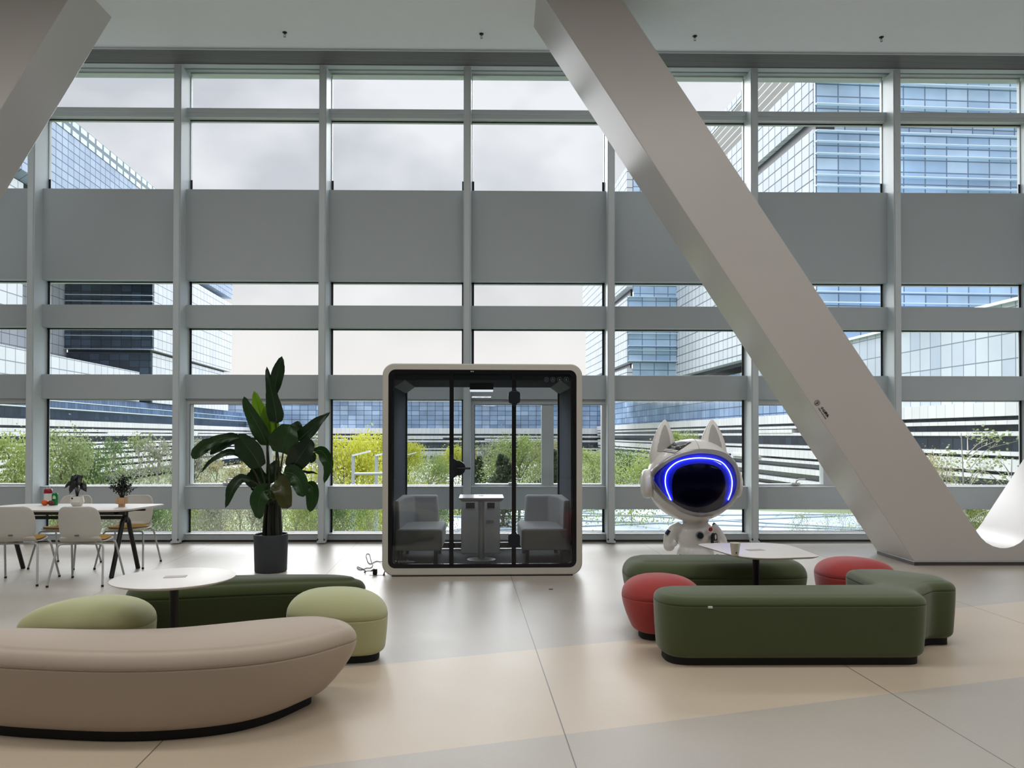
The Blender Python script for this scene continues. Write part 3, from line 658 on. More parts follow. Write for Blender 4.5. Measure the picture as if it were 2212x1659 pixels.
for i, (px, ty, D, l) in enumerate([(1712, 1100, 13.6, 'leftmost tall weed-like shrub before the pavilion roof'), (1745, 1098, 13.4, 'leafy shrub second from left before the pavilion roof'),
      (1790, 1096, 13.5, 'middle shrub before the pavilion roof'), (1822, 1100, 13.6, 'shrub right of middle before the pavilion roof'), (1855, 1095, 13.8, 'shrub touching the slanting column edge outside')]):
    tree('sapling', px, ty, D, 'lime', l, cat='shrub', group='slender shrubs outside', name='slender_shrub', base=-1.2, wid=.8)
# planter ledge outside that carries the near young trees and shrubs
m = MB(); m.box(PY(1650, 1100, 15).x, PY(2212, 1100, 15).x+4, 12.6, 18.5, GZ, -2.2); struct(m.build('trim_planter', mat('planter_soil', (120, 122, 100), .9, var=.3, scale=1), anchor=False))
m = MB(); m.box(PY(1690, 1100, 13.6).x, PY(1880, 1100, 13.6).x, 12.9, 14.2, -2.3, -1.2); struct(m.build('trim_planter_box', mat('planter_soil', (120, 122, 100), .9), anchor=False))
m = MB(); m.box(PY(60, 1100, 17).x-3, PY(960, 1100, 17).x, 13.0, 28, GZ, -3.2); struct(m.build('trim_terrace', GRS, anchor=False))

# --- street lamps and cars
LMP = mat('lamp_grey', (168, 174, 180), .4)
for px, D, l in ((763, 36, 'tall grey street lamp with a flat arm, left one beyond the bay beside the booth'), (813, 36.5, 'tall grey street lamp partly hidden by the booth left edge'), (877, 60, 'distant grey street lamp seen through the booth left glass')):
    p = PY(px, 982, D); e = empty('street_lamp', (p.x, D, GZ), l, 'street lamp', 'street lamps')
    h = p.z - GZ
    m = MB(); m.tube([(0, 0, 0), (0, 0, h*.86)], .13, 10); m.tube([(0, 0, h*.86), (0, 0, h)], .08, 8); m.build('pole', LMP, e)
    m = MB(); m.obox((.38, 0, h+.06), (.4, 0, .1), (0, .12, 0), (-.01, 0, .04)); m.build('lamp_head', mat('lamp_white', (225, 230, 235), .3), e)
m = MB(); a, b = PY(763, 1024, 36), PY(840, 1023, 36); m.tube([a, b], .07, 8)
e = empty('guard_rail', (a+b)/2, 'pale horizontal rail running between the street lamps', 'rail'); m.build('rail', LMP, e, world=True)
CARW = mat('car_white', (225, 228, 232), .2, coat=.6); CARG = mat('car_glass', (40, 48, 58), .1); TYR = mat('tyre', (25, 25, 27), .8)
def car(px, py, colm, label, rz):
    p = PZ(px, py, GZ+.05); e = empty('parked_car', p, label, 'car', 'cars outside', rz=rz)
    prof = [(-2.2, .35), (-2.25, .8), (-1.5, .95), (-.8, 1.42), (.7, 1.45), (1.5, 1.0), (2.2, .85), (2.25, .35)]
    m = MB(); m.prism(prof, -.85, .85, 'y'); m.build('body', colm, e, bevel=.08)
    m = MB(); m.prism([(-1.38, .96), (-.78, 1.36), (.66, 1.39), (1.36, 1.0)], -.87, .87, 'y'); m.build('window_glass', CARG, e)
    for x in (-1.4, 1.4):
        for y in (-.75, .75):
            m = MB(); m.tube([(x, y-.1, .33), (x, y+.1, .33)], .33, 16); m.build('wheel', TYR, e)
car(918, 1010, CARW, 'white car on the road seen through the booth left glass', .05)
car(964, 1022, CARG, 'dark car by the road beside the booth door handle', 1.2)
# ================================================================== soft seating
def fabric(n, c, sh=.35): return mat(n, c, .92, spec=.15, var=.03, scale=3, bump=.25, bscale=420, sheen=sh)
F_GR = fabric('dark_green_felt', (82, 92, 62)); F_GR2 = fabric('forest_green_felt', (60, 70, 38)); F_LG = fabric('pale_green_felt', (186, 188, 144))
F_RD = fabric('red_felt', (172, 68, 66)); F_TP = fabric('taupe_felt', (182, 166, 150)); BASE = mat('seat_base_black', (14, 14, 15), .7)
def offs(poly, d, taper=None):
    n = len(poly); out = []
    for i, p in enumerate(poly):
        t = (poly[(i+1) % n] - poly[i-1]).normalized(); nx = Vector((t.y, -t.x)); dd = d*(taper(p) if (taper and d > 0) else 1)
        out.append(p - nx*dd)
    return out
def pouf(name, ctrl, h, label, cat, m_, group=None, r=.07, dome=.02, ib=.03, seam=.07, taper=None, shift=None, bulge=.0, n=120, smooth=True, convex=False, ztop=None):
    poly = catmull([Vector(p) for p in ctrl], 8) if smooth else ctrl
    poly = resample(poly, n)
    ar = sum(poly[i].x*poly[(i+1) % n].y - poly[(i+1) % n].x*poly[i].y for i in range(n))
    if ar < 0: poly = poly[::-1]
    c = sum(poly, Vector((0, 0)))/n
    e = empty(name, (c.x, c.y, 0), label, cat, group); tp_ = taper or (lambda p: 1.0)
    def ring(d, z, tp=None): return [(p.x, p.y, z) for p in offs(poly, d, tp)]
    z0 = .045; rs = []
    for u in (0, .02, .05, .09, .13, .3, .5, .7, .85):
        z = z0 + (h-r-z0)*u; k = (1-u)**1.6
        d = ib*k + .04*max(0, 1-u/.13)**2
        rs.append([(a - shift*k*tp_(Vector((a, b))) if shift else a, b, z) for a, b, z in ring(d, z)])
    zs = h - seam if seam > r*.5 else h - r
    zs = h - r
    rs += [ring(.0, zs-.012), ring(.0, zs-.004), ring(.005, zs), ring(.0, zs+.004)]
    if convex:
        for s_ in (.985, .96, .925, .88, .82, .74, .64, .52, .38, .22, .08):
            rs.append([(c.x+(p.x-c.x)*s_, c.y+(p.y-c.y)*s_, (h-r) + (r+dome)*(1-s_**2.7)**(1/2.0)) for p in poly])
    else:
        for a in (15, 30, 45, 60, 75, 88): rs.append(ring(r*(1-math.cos(R(a))), h - r + r*math.sin(R(a))))
        for d, k in ((.012, .5), (.026, 1)): rs.append(ring(r+d, h + dome*k))
    m = MB(); m.rings(rs, cap0=True, cap1=True); m.build('cushion', m_, e, world=True, tri=True, ang=70)
    m = MB(); bp = offs(poly, 1, None)
    mx = lambda d: [((p.x), (p.y)) for p in [poly[i] - (poly[i] - q)*1 for i, q in enumerate(offs(poly, d))]]
    tp = (lambda d: [(p.x, p.y) for p in [q for q in offs(poly, d)]])
    if taper: base = [(p.x, p.y) for p in [a.lerp(a, 0) for a in [poly[i] for i in range(n)]]]
    def ring2(dd, z):
        out = []
        for i, p in enumerate(poly):
            t = (poly[(i+1) % n] - poly[i-1]).normalized(); nx = Vector((t.y, -t.x)); out.append(p - nx*(dd + ib) - Vector(((shift or 0)*tp_(p), 0)))
        return [(p.x, p.y, z) for p in out]
    m.rings([ring2(.035, 0), ring2(.035, .05)]); m.build('base', BASE, e, world=True, tri=True)
    return e
g2 = lambda px, py, z: PZ(px, py, z).to_2d()
# taupe curved bench in the foreground
zt, zs = .42, .355
ctrl = [g2(-60, 1354, zt), g2(80, 1354, zt), g2(230, 1357, zt), g2(360, 1355, zt), g2(460, 1347, zt), g2(560, 1337, zt), g2(650, 1330, zt), g2(712, 1334, .41),
        g2(755, 1352, .385), g2(771, 1375, .37), g2(745, 1392, zs), g2(660, 1417, zs), g2(550, 1436, zs), g2(400, 1448, zs), g2(250, 1452, zs), g2(100, 1448, zs), g2(-50, 1438, zs), g2(-170, 1415, zs), g2(-270, 1385, .37), g2(-280, 1362, .4), g2(-180, 1350, zt)]
xe = g2(771, 1375, .37).x
pouf('curved_bench', ctrl, .425, 'large taupe kidney-shaped bench in the left foreground', 'bench', F_TP, r=.07, dome=.012, ib=.02, shift=.20, taper=lambda p: max(0, min(1, (p.x - (xe-1.1))/1.1))**1.5)
# dark green bench behind the round table
zt = .43
ctrl = [(-2.66, 5.55), (-2.50, 5.80), (-2.20, 5.92), (-1.85, 5.97), (-1.5, 5.99), (-1.2, 5.96), (-1.02, 5.82), (-1.08, 5.67), (-1.4, 5.62), (-1.8, 5.55), (-2.15, 5.46), (-2.48, 5.40)]
pouf('curved_bench', ctrl, .43, 'dark forest green curved bench behind the white round table', 'bench', F_GR2, r=.07, ib=.03)
# pale green stools
def blob(cx, cy, pts, sx=1, sy=1): return [(cx+x*sx, cy+y*sy) for x, y in pts]
ctrl = blob(-1.125, 5.345, [(-.33, .05), (-.30, .22), (-.12, .32), (.12, .30), (.27, .16), (.325, -.05), (.30, -.22), (.16, -.30), (-.08, -.29), (-.27, -.17)], 1.07, .88)
pouf('stool', ctrl, .385, 'pale green rounded stool at the right end of the taupe bench', 'stool', F_LG, 'pebble-shaped stools', r=.10, dome=.065, ib=.02, convex=True)
ctrl = blob(-2.62, 5.08, [(-.42, -.16), (-.33, .08), (-.14, .26), (.1, .30), (.30, .2), (.385, -.0), (.34, -.18), (.1, -.24), (-.18, -.26), (-.36, -.27)], .94, 1)
pouf('stool', ctrl, .40, 'pale green pebble stool at the left, partly under the round table', 'stool', F_LG, 'pebble-shaped stools', r=.11, dome=.05, ib=.02, convex=True)
# right group
ctrl = roundpoly([(1.03, 5.02, .26), (2.785, 5.02, .17), (2.84, 5.29, .14), (3.06, 5.50, .10), (3.25, 5.50, .16), (3.31, 5.83, .14), (3.02, 6.14, .2), (2.68, 6.12, .12), (2.655, 5.50, .10), (1.03, 5.47, .2)], 8)
pouf('corner_bench', ctrl, .45, 'big dark green L-shaped bench at the front of the right seating group', 'bench', F_GR, r=.055, dome=.008, ib=.02, n=200, smooth=False)
ctrl = roundpoly([(1.035, 6.32, .24), (2.555, 6.32, .24), (2.555, 6.93, .24), (1.035, 6.93, .24)], 8)
pouf('long_bench', ctrl, .45, 'dark green oval bench in front of the cat astronaut figure', 'bench', F_GR, r=.12, dome=.01, ib=.07, n=140, smooth=False)
ctrl = blob(1.20, 5.82, [(-.325, .0), (-.28, .2), (-.12, .31), (.1, .29), (.26, .14), (.30, -.05), (.24, -.22), (.06, -.28), (-.14, -.28), (-.28, -.18)], .93, .9)
pouf('stool', ctrl, .405, 'red rounded stool at the left end of the front green bench', 'stool', F_RD, 'pebble-shaped stools', r=.10, dome=.055, ib=.09, convex=True)
ctrl = blob(3.0, 6.64, [(-.32, .0), (-.27, .2), (-.1, .29), (.12, .27), (.3, .12), (.37, -.06), (.27, -.17), (.06, -.22), (-.14, -.25), (-.28, -.17)], .92, 1)
pouf('stool', ctrl, .41, 'red rounded stool behind the corner of the green L-shaped bench', 'stool', F_RD, 'pebble-shaped stools', r=.10, dome=.045, ib=.05, convex=True)
# woven tag on the front bench
bo = [o for o in C.objects if o.name.startswith('corner_bench')][0]
p = PY(1534.5, 1312, 5.012)
m = MB(); m.box(p.x-.014, p.x+.014, 5.008, 5.022, p.z-.006, p.z+.006); m.build('fabric_tag', mat('tag_white', (225, 225, 222), .6), bo, world=True)

# ------------------------------------------------------------------ low tables
LAM = mat('white_laminate', (226, 222, 218), .38, var=.01, spec=.4); PST = mat('black_post', (18, 18, 19), .45); EDG = mat('table_edge', (150, 148, 146), .5)
def low_table(name, poly, z, px, label, hatch, cen, group):
    e = empty(name, (cen[0], cen[1], 0), label, 'table', group)
    n = 96; P = resample([Vector(p) for p in poly], n)
    ar = sum(P[i].x*P[(i+1) % n].y - P[(i+1) % n].x*P[i].y for i in range(n))
    if ar < 0: P = P[::-1]
    R_ = lambda d, zz: [(q.x, q.y, zz) for q in offs(P, d)]
    m = MB(); m.rings([R_(.035, z-.02), R_(.004, z-.008), R_(0, z-.005), R_(.0, z-.001), R_(.003, z)]); m.build('tabletop', LAM, e, world=True, tri=True)
    m = MB(); m.tube([(cen[0], cen[1], .012), (cen[0], cen[1], z-.02)], .026, 20); m.build('post', PST, e, world=True)
    m = MB(); m.lathe([(.24, 0), (.24, .01), (.22, .014), (.03, .018)], (cen[0], cen[1], 0), 48); m.build('foot_plate', PST, e, world=True)
    m = MB(); u = Vector((math.cos(hatch), math.sin(hatch), 0))*.065; v = Vector((-math.sin(hatch), math.cos(hatch), 0))*.035
    m.obox((cen[0]+.0, cen[1]+.02, z+.001), u, v, (0, 0, .0012)); m.build('cable_flap', mat('flap_grey', (176, 168, 164), .5), e, world=True, flat=True)
    return e
ZT = .62; cc = PZ(376, 1247, ZT); rad = .362
low_table('low_round_table', [(cc.x+rad*math.cos(2*PI*k/64), cc.y+rad*math.sin(2*PI*k/64)) for k in range(64)], ZT, None, 'white round low table on a black post beside the dark green curved bench', R(12), (cc.x, cc.y), 'low white tables')
cr = [g2(*p, ZT) for p in ((1500, 1174), (1690, 1170.5), (1775, 1202), (1612, 1208))]
poly = roundpoly([(cr[0].x, cr[0].y, .10), (cr[1].x, cr[1].y, .30), (cr[2].x, cr[2].y, .09), (cr[3].x, cr[3].y, .32)], 8)
c2 = PZ(1633, 1189, ZT)
TB2 = low_table('low_square_table', poly, ZT, None, 'white rounded-corner low table on a black post before the cat astronaut figure', R(10), (c2.x, c2.y), 'low white tables')
# paper cup
p = PZ(1588, 1200, ZT); cu = mat('paper_cup', (226, 222, 206), .6)
e = empty('paper_cup', (p.x, p.y, ZT), 'small cream paper cup standing on the white low table at the right', 'cup')
m = MB(); m.lathe([(.026, 0), (.0375, .088), (.039, .092), (.0375, .094), (.035, .09), (.025, .004), (.001, .004)], n=32); m.build('cup_body', cu, e)
m = MB(); m.box(-.004, .004, -.0325, -.0295, .018, .03); m.build('printed_mark', mat('print_dark', (50, 50, 50), .6), e)

# ------------------------------------------------------------------ desk
ZD = .72
DK = empty('desk', (-4.75, 8.5, 0), 'long white desk with black frame by the left window', 'desk')
poly = roundpoly([(-5.72, 8.12, .2), (-3.95, 8.12, .22), (-3.78, 8.86, .1), (-5.42, 8.88, .25)], 8)
R_ = lambda d, zz: [(q.x, q.y, zz) for q in offs(resample(poly, 100), d)]
m = MB(); m.rings([R_(.03, ZD-.024), R_(.003, ZD-.01), R_(0, ZD-.006), R_(.002, ZD)]); m.build('tabletop', LAM, DK, world=True, tri=True)
BF = mat('black_frame_metal', (14, 14, 15), .4)
m = MB(); m.box(-5.5, -3.98, 8.26, 8.29, ZD-.065, ZD-.024); m.box(-5.5, -3.98, 8.71, 8.74, ZD-.065, ZD-.024); m.box(-4.1, -4.07, 8.2, 8.8, ZD-.06, ZD-.024); m.box(-5.39, -5.36, 8.2, 8.8, ZD-.06, ZD-.024)
m.box(-5.38, -4.08, 8.485, 8.515, ZD-.135, ZD-.1); m.tube([(-4.09, 8.5, ZD-.03), (-4.09, 8.5, ZD-.17)], .028, 10); m.tube([(-5.37, 8.5, ZD-.03), (-5.37, 8.5, ZD-.17)], .028, 10); m.build('under_frame', BF, DK, world=True)
for x in (-4.09, -5.37):
    for s_ in (-1, 1):
        m = MB(); pts = [(x, 8.5, .60)] + [(x, 8.5 + s_*(.05+.03*math.sin(a))*1.0, .60-.06*(1-math.cos(a))) for a in (R(40), R(80))] + [(x, 8.5+s_*.34, 0)]
        pts = [(x, 8.5+s_*.004, .60), (x, 8.5+s_*.04, .592), (x, 8.5+s_*.07, .56), (x, 8.5+s_*.09, .50), (x, 8.5+s_*.30, .004)]
        m.tube(pts, .024, 12); m.build('leg', BF, DK, world=True, ang=60)
# ------------------------------------------------------------------ chairs
SHL = mat('chair_shell_white', (206, 204, 198), .5, var=.01); PAD = mat('yellow_seat_pad', (186, 140, 44), .85, sheen=.2, bump=.2, bscale=300); LEGM = mat('chair_leg_grey', (186, 188, 188), .35, metal=.2)
def make_chair(label):
    """faces +y"""
    e = empty('dining_chair', (0, 0, 0), label, 'chair', 'white shell chairs at the desk')
    def sheet(prof, wf, z_ofs, nm, m_, th, cv, nu=14):
        m = MB(); n = len(prof); rows = []
        for i, (y, z) in enumerate(prof):
            w = wf[i]; rows.append([(w*u, y + cv[i]*u*u, z + z_ofs + cv[i]*0) for u in [(-1 + 2*k/nu) for k in range(nu+1)]])
        b = []
        for r_ in rows: b += r_
        m.add(b, [(i*(nu+1)+k, i*(nu+1)+k+1, (i+1)*(nu+1)+k+1, (i+1)*(nu+1)+k) for i in range(n-1) for k in range(nu)]); m.open = True
        return m.build(nm, m_, e, solid=th, ang=80, sub=1)
    bk = sheet([(-.205, .455), (-.222, .49), (-.232, .54), (-.243, .6), (-.254, .66), (-.264, .72), (-.270, .76), (-.272, .785), (-.273, .79)],
               [.16, .188, .202, .207, .205, .197, .182, .146, .11], 0, 'backrest', SHL, .012, [.05, .06, .07, .075, .075, .07, .06, .045, .03])
    sheet([(.215, .432), (.2, .44), (.14, .442), (.05, .432), (-.05, .426), (-.13, .43), (-.18, .447), (-.205, .468), (-.212, .485)],
          [.12, .17, .205, .215, .215, .212, .205, .2, .19], 0, 'seat', SHL, .012, [-.02, -.015, -.01, 0, 0, 0, .02, .04, .05])
    sheet([(.205, .446), (.18, .452), (.12, .453), (.03, .446), (-.06, .442), (-.13, .448), (-.155, .456)],
          [.10, .16, .19, .2, .2, .185, .15], .004, 'seat_pad', PAD, .014, [-.02, -.012, -.008, 0, 0, .01, .015])
    for sx in (-1, 1):
        for y0, y1 in ((-.14, -.27), (.12, .25)):
            m = MB(); m.tube([(0, y0*.9, .41), (sx*.12, y0, .408), (sx*.19, y0*1.06, .408), (sx*.212, y0*1.12, .395), (sx*.222, y0*1.2, .36), (sx*.262, y1, .012)], .0105, 10)
            m.build('leg', LEGM, e, ang=70)
    m = MB()
    for sx in (-1, 1):
        for y1 in (-.27, .25): m.tube([(sx*.262, y1, 0), (sx*.2605, y1, .02)], .0125, 10)
    m.build('foot_cap', BLACK, e)
    m = MB(); m.box(-.02, .02, -.2435, -.234, .496, .507); m.build('label_slot', mat('slot_grey', (90, 90, 88), .5), e)
    return e
CH = [(-4.225, 7.99, R(4), 'white shell chair with its back to the room, right one of the near pair'), (-4.90, 8.0, R(8), 'white shell chair with its back to the room, left one of the near pair'),
      (-4.29, 8.99, R(183), 'white shell chair with yellow seat facing the room, behind the right end of the desk'), (-5.0, 8.97, R(176), 'white shell chair with yellow seat facing the room, behind the white flowerpot')]
pr = make_chair(CH[0][3])
for i, (x, y, rz, l) in enumerate(CH):
    c = pr if i == 0 else copy_tree(pr)
    c.location = (x, y, 0); c.rotation_euler = (0, 0, rz); c['label'] = l
# ------------------------------------------------------------------ things on the desk
def ond(px, py): return PZ(px, py, ZD)
p = ond(104, 1088.5); e = empty('thermos_bottle', (p.x, p.y, ZD), 'white bottle with dark red lid on the desk behind the orange', 'bottle')
m = MB(); m.lathe([(.040, 0), (.043, .006), (.043, .115), (.041, .12)], n=32); m.build('body', mat('bottle_white', (218, 218, 216), .3), e)
m = MB(); m.lathe([(.043, .12), (.044, .124), (.042, .158), (.034, .17), (.001, .171)], n=32); m.build('lid', mat('dark_red_plastic', (140, 14, 34), .35), e)
m = MB(); m.tube([(-.014, 0, .168), (-.016, 0, .188), (-.008, 0, .2), (.01, 0, .2), (.018, 0, .188), (.016, 0, .168)], .0045, 8); m.build('carry_loop', mat('loop_white', (215, 218, 220), .3), e)
p = ond(118.5, 1091); e = empty('drink_can', (p.x, p.y, ZD), 'bright green drink can on the desk beside the white bottle', 'can')
GRN = mat('can_green', (10, 128, 52), .3, metal=.3)
m = MB(); m.lathe([(.026, 0), (.031, .008), (.031, .118), (.026, .128), (.0265, .131), (.024, .131), (.023, .127), (.001, .127)], n=32); m.build('body', GRN, e)
m = MB(); nn = 12
for i in range(nn):
    a0, a1 = R(-105+60*i/nn), R(-105+60*(i+1)/nn); zt0, zt1 = .09+.02*math.sin(PI*i/nn), .09+.02*math.sin(PI*(i+1)/nn)
    m.add([(.0316*math.cos(a), .0316*math.sin(a), z) for a, z in ((a0, .07), (a1, .07), (a1, zt1), (a0, zt0))], [(0, 1, 2, 3)])
m.open = True; m.build('printed_band', mat('print_pale', (190, 220, 196), .4), e)
for px, py, rgb, l, r_, nm, ct in ((97, 1092, (214, 92, 22), 'orange fruit on the desk in front of the white bottle', .036, 'orange_fruit', 'orange'), (110.5, 1092, (104, 34, 22), 'small dark reddish fruit beside the orange on the desk', .033, 'red_fruit', 'fruit')):
    p = ond(px, py); m = MB(); m.ell((p.x, p.y, ZD+r_*.88), r_, r_, r_*.88, 24, 14); tag(m.build(nm, mat(nm+'_skin', rgb, .45, bump=.3, bscale=300)), l, ct)
WC = mat('white_ceramic', (214, 212, 206), .5); SOIL = mat('potting_soil', (40, 32, 26), .95)
PL1 = PZ(166.5, 1093, ZD); PL2 = PZ(263, 1095, ZD)
e1 = empty('potted_plant', (PL1.x, PL1.y, ZD), 'small plant with dark drooping arrow leaves in a white faceted pot on the desk', 'plant')
m = MB(); m.lathe([(.042, 0), (.052, .01), (.072, .045), (.066, .075), (.06, .108), (.056, .108), (.058, .09), (.001, .088)], n=10); m.build('flowerpot', WC, e1, ang=20)
m = MB(); m.tube([(-.02, -.062, .088), (-.02, -.066, .088)], .009, 10); m.build('oval_mark', BLACK, e1)
m = MB(); m.lathe([(.001, .092), (.055, .09)], n=20); m.build('soil', SOIL, e1)
DL = mat('dark_leaf', (26, 28, 26), .4, var=.2, scale=30); DST = mat('dark_stem', (36, 34, 28), .6)
random.seed(4)
def heart(m, base, tip, w, nrm, wav=.0):
    base = Vector(base); tip = Vector(tip); ax = tip - base; L_ = ax.length; d = ax.normalized(); s_ = d.cross(Vector(nrm)).normalized(); u = s_.cross(d)
    n = 10; b = len(m.v); vs = []
    for i in range(n+1):
        t = i/n; ww = w*(math.sin(PI*min(1, t**.55))*.9 + .12*(1-t)); mid = base - d*L_*.18*(1-t)**6 + d*L_*t + u*(.15*L_*math.sin(PI*t))
        for k in (-1, -.5, 0, .5, 1): vs.append(mid + s_*ww*k*.5 - u*abs(k)*ww*.22 + u*wav*math.sin(t*18+k*2)*abs(k))
    m.add(vs, [(i*5+k, i*5+k+1, (i+1)*5+k+1, (i+1)*5+k) for i in range(n) for k in range(4)])
fo = MB(); st = MB(); fo.open = True
for (bx, by, bz), (tx, ty_, tz), w in (((-.02, -.02, .26), (-.065, -.03, .13), .075), ((.01, .01, .30), (-.03, .0, .19), .09), ((.05, 0, .24), (.115, -.02, .155), .075), ((-.06, .01, .27), (-.14, 0, .19), .05),
                                     ((0, .02, .33), (.04, -.02, .25), .09), ((-.02, 0, .33), (-.06, -.03, .27), .07), ((.02, -.02, .29), (.05, -.04, .22), .07)):
    heart(fo, (bx, by, bz), (tx, ty_, tz), w, (0, -1, .3), .004); st.tube([(bx*.1, by*.2, .09), (bx*.3, by, bz*.6), (bx, by, bz)], .0042, 6)
fo.build('foliage', DL, e1, solid=.0015); st.build('stem', DST, e1)
e2 = empty('potted_plant', (PL2.x, PL2.y, ZD), 'bushy fine-leafed plant in a tan lobed pot on the desk', 'plant')
TAN = mat('tan_ceramic', (190, 156, 118), .7)
m = MB(); m.lathe([(.034, 0), (.034, .035)], n=28)
for a in (0, 90, 180, 270): m.lathe([(.02, .034), (.029, .036), (.031, .042), (.031, .098), (.029, .102), (.026, .1), (.025, .09), (.001, .09)], (.031*math.cos(R(a+20)), .031*math.sin(R(a+20)), 0), n=20)
m.build('flowerpot', TAN, e2, ang=50)
fo = MB(); st = MB(); fo.open = True; rnd = random.Random(2)
for i in range(26):
    a = rnd.uniform(0, 2*PI); r_ = rnd.uniform(.01, .15); z = .36 - r_*.55 + rnd.uniform(-.09, .03)
    q = Vector((math.cos(a)*r_, math.sin(a)*r_*.8, z)); mid = Vector((q.x*.35, q.y*.35, .09+(z-.09)*.5))
    st.tube([(q.x*.08, q.y*.08, .09), mid, q], [.003, .0024, .001], 5, caps=False)
    for j in range(34):
        t = rnd.uniform(.5, 1.08); p = mid.lerp(q, (t-.5)*1.9) + Vector((rnd.gauss(0, .010), rnd.gauss(0, .010), rnd.gauss(0, .009)))
        leafquad(fo, p, rnd.uniform(.016, .03), rnd, .3)
fo.build('foliage', mat('fern_leaf', (30, 42, 26), .5, var=.3, scale=20), e2, flat=True); st.build('stem', DST, e2)

# small round service cap in the floor
p = PZ(1190, 1273, 0)
m = MB(); m.lathe([(.022, 0), (.022, .003), (.001, .004)], (p.x, p.y, 0), 20); tag(m.build('floor_drain', mat('cap_brown', (70, 62, 56), .5)), 'small dark round drain cover in the floor in front of the booth', 'drain')
# ================================================================== meeting booth
PW, PD_, PH = 2.13, 1.36, 2.262
pc = PZ(1042.5, 1245, 0)
POD = empty('meeting_booth', (pc.x, pc.y, 0), 'large off-white rounded glass meeting booth standing in the middle of the hall', 'booth', rz=R(1.5))
SHELLM = mat('booth_shell', (200, 196, 186), .45, var=.01); BTR = mat('booth_black_trim', (9, 11, 16), .3, spec=.5); FELT = mat('booth_felt', (84, 92, 102), .95, spec=.1, bump=.3, bscale=300, var=.1, scale=60)
CARP = mat('booth_carpet', (84, 88, 92), .95, spec=.1, bump=.3, bscale=300, var=.15, scale=80)
BGLS = glass('booth_glass', (.94, .955, .965), 1.1); BGLR = glass('booth_rear_glass', (.965, .975, .98), .6)
def podw_(x, y, z): return PM[POD.name] @ Vector((x, y, z))
def lx(px): return (px-1042.5)/203.0
cz_ = PH/2 + .005
def ringxz(w, h, r, cz, y, n=8): return [(x, y, z) for x, z in rrect(w, h, r, n, 0, cz)]
hh = PH - .012
m = MB(); O = lambda y, d=0: ringxz(PW-2*d, hh-2*d, .125-d, .012+hh/2, y); I = lambda y, w=PW-.125, h=hh-.14, r=.075: ringxz(w, h, r, .012+hh/2+.006, y)
m.rings([O(0, .012), O(.012, 0), O(PD_-.012, 0), O(PD_, .012), I(PD_), I(0.0), O(0, .012)], cap0=False, cap1=False); m.build('outer_shell', SHELLM, POD, ang=30)
m = MB(); m.box(-PW/2+.1, PW/2-.1, .03, PD_-.03, 0, .014); m.build('foot', BLACK, POD)
m = MB(); A_ = lambda y, k: ringxz(PW-.126-2*k, hh-.142-2*k, .075-k*.5, .012+hh/2+.006, y)
m.rings([A_(.006, 0), A_(.03, 0), A_(.03, .042), A_(.006, .042), A_(.006, 0)], cap0=False, cap1=False)
for px in (975, 1110): m.box(lx(px)-.023, lx(px)+.023, .006, .03, .11, PH-.1)
m.build('front_frame', BTR, POD, ang=30)
iw, ih = PW-.2, hh-.22; cz2 = .012+hh/2+.006
m = MB(); w0, w1 = (PW-.13)/2, (PW-.13)/2-.055
m.box(-w0, -w1, .04, PD_-.03, .1, PH-.09); m.box(w1, w0, .04, PD_-.03, .1, PH-.09); m.build('side_lining', FELT, POD)
m = MB(); m.box(-w1, w1, .04, PD_-.03, PH-.17, PH-.085)
for sx in (-1, 1):
    for ry in (.35, .7): pass
m.build('ceiling_lining', mat('booth_ceiling_felt', (52, 60, 68), .95, spec=.1, bump=.3, bscale=300), POD)
for sx in (-1, 1):
    m = MB(); m.prism([(sx*(w1-.0), PH-.17), (sx*(w1-.11), PH-.17), (sx*w1, PH-.25)], .05, PD_-.03, 'y'); m.build('corner_cove', mat('cove_grey', (92, 98, 104), .7), POD)
m = MB(); m.box(-w0, w0, .035, PD_-.03, .075, .1); m.build('carpet_floor', CARP, POD)
m = MB()
for row, zc in ((.28, 0), (.62, 0)):
    for sx in (-1, 1):
        for k in range(5): m.box(sx*(.45+.11*k)-.035, sx*(.45+.11*k)+.035, row-.012, row+.012, PH-.173, PH-.168)
m.build('air_vent_slots', BLACK, POD)
m = MB(); m.box(-w0, -.36, .012, .02, .1, PH-.1); m.build('left_glass', BGLS, POD)
m = MB(); m.box(.36, w0, .012, .02, .1, PH-.1); m.build('right_glass', BGLS, POD)
dg = MB(); dg.box(-.30, .31, .014, .022, .105, PH-.11); dg = dg.build('door_glass', BGLS, POD)
# hinges and lock
for cz3 in (1.905, .385):
    m = MB(); m.prism([(x, z) for x, z in rrect(.125, .13, .03, 6, .335, cz3)], -.012, .036, 'y')
    m.prism([(.30, cz3+.06), (.37, cz3+.06), (.345, cz3+.1), (.325, cz3+.1)], -.008, .03, 'y'); m.prism([(.30, cz3-.06), (.37, cz3-.06), (.345, cz3-.1), (.325, cz3-.1)], -.008, .03, 'y')
    m.build('hinge', mat('hinge_navy', (16, 24, 36), .4), POD, bevel=.003)
zl = 1.15
m = MB(); out = [(-.35, zl+.14), (-.325, zl+.14), (-.31, zl+.105), (-.27, zl+.078)] + [(-.262+.078*math.cos(a), zl+.078*math.sin(a)) for a in [R(80-160*k/14) for k in range(15)]] + [(-.27, zl-.078), (-.31, zl-.105), (-.325, zl-.14), (-.35, zl-.14)]
m.prism(out, -.012, .036, 'y'); lk = m.build('lock_plate', mat('hinge_navy', (16, 24, 36), .4), POD, tri=True)
m = MB(); m.tube([(-.262, -.01, zl), (-.262, -.03, zl)], .034, 24); m.tube([(-.262, -.03, zl), (-.262, -.055, zl), (-.25, -.06, zl), (-.13, -.06, zl)], .011, 12); m.build('door_handle', mat('handle_black', (22, 24, 28), .3), lk)
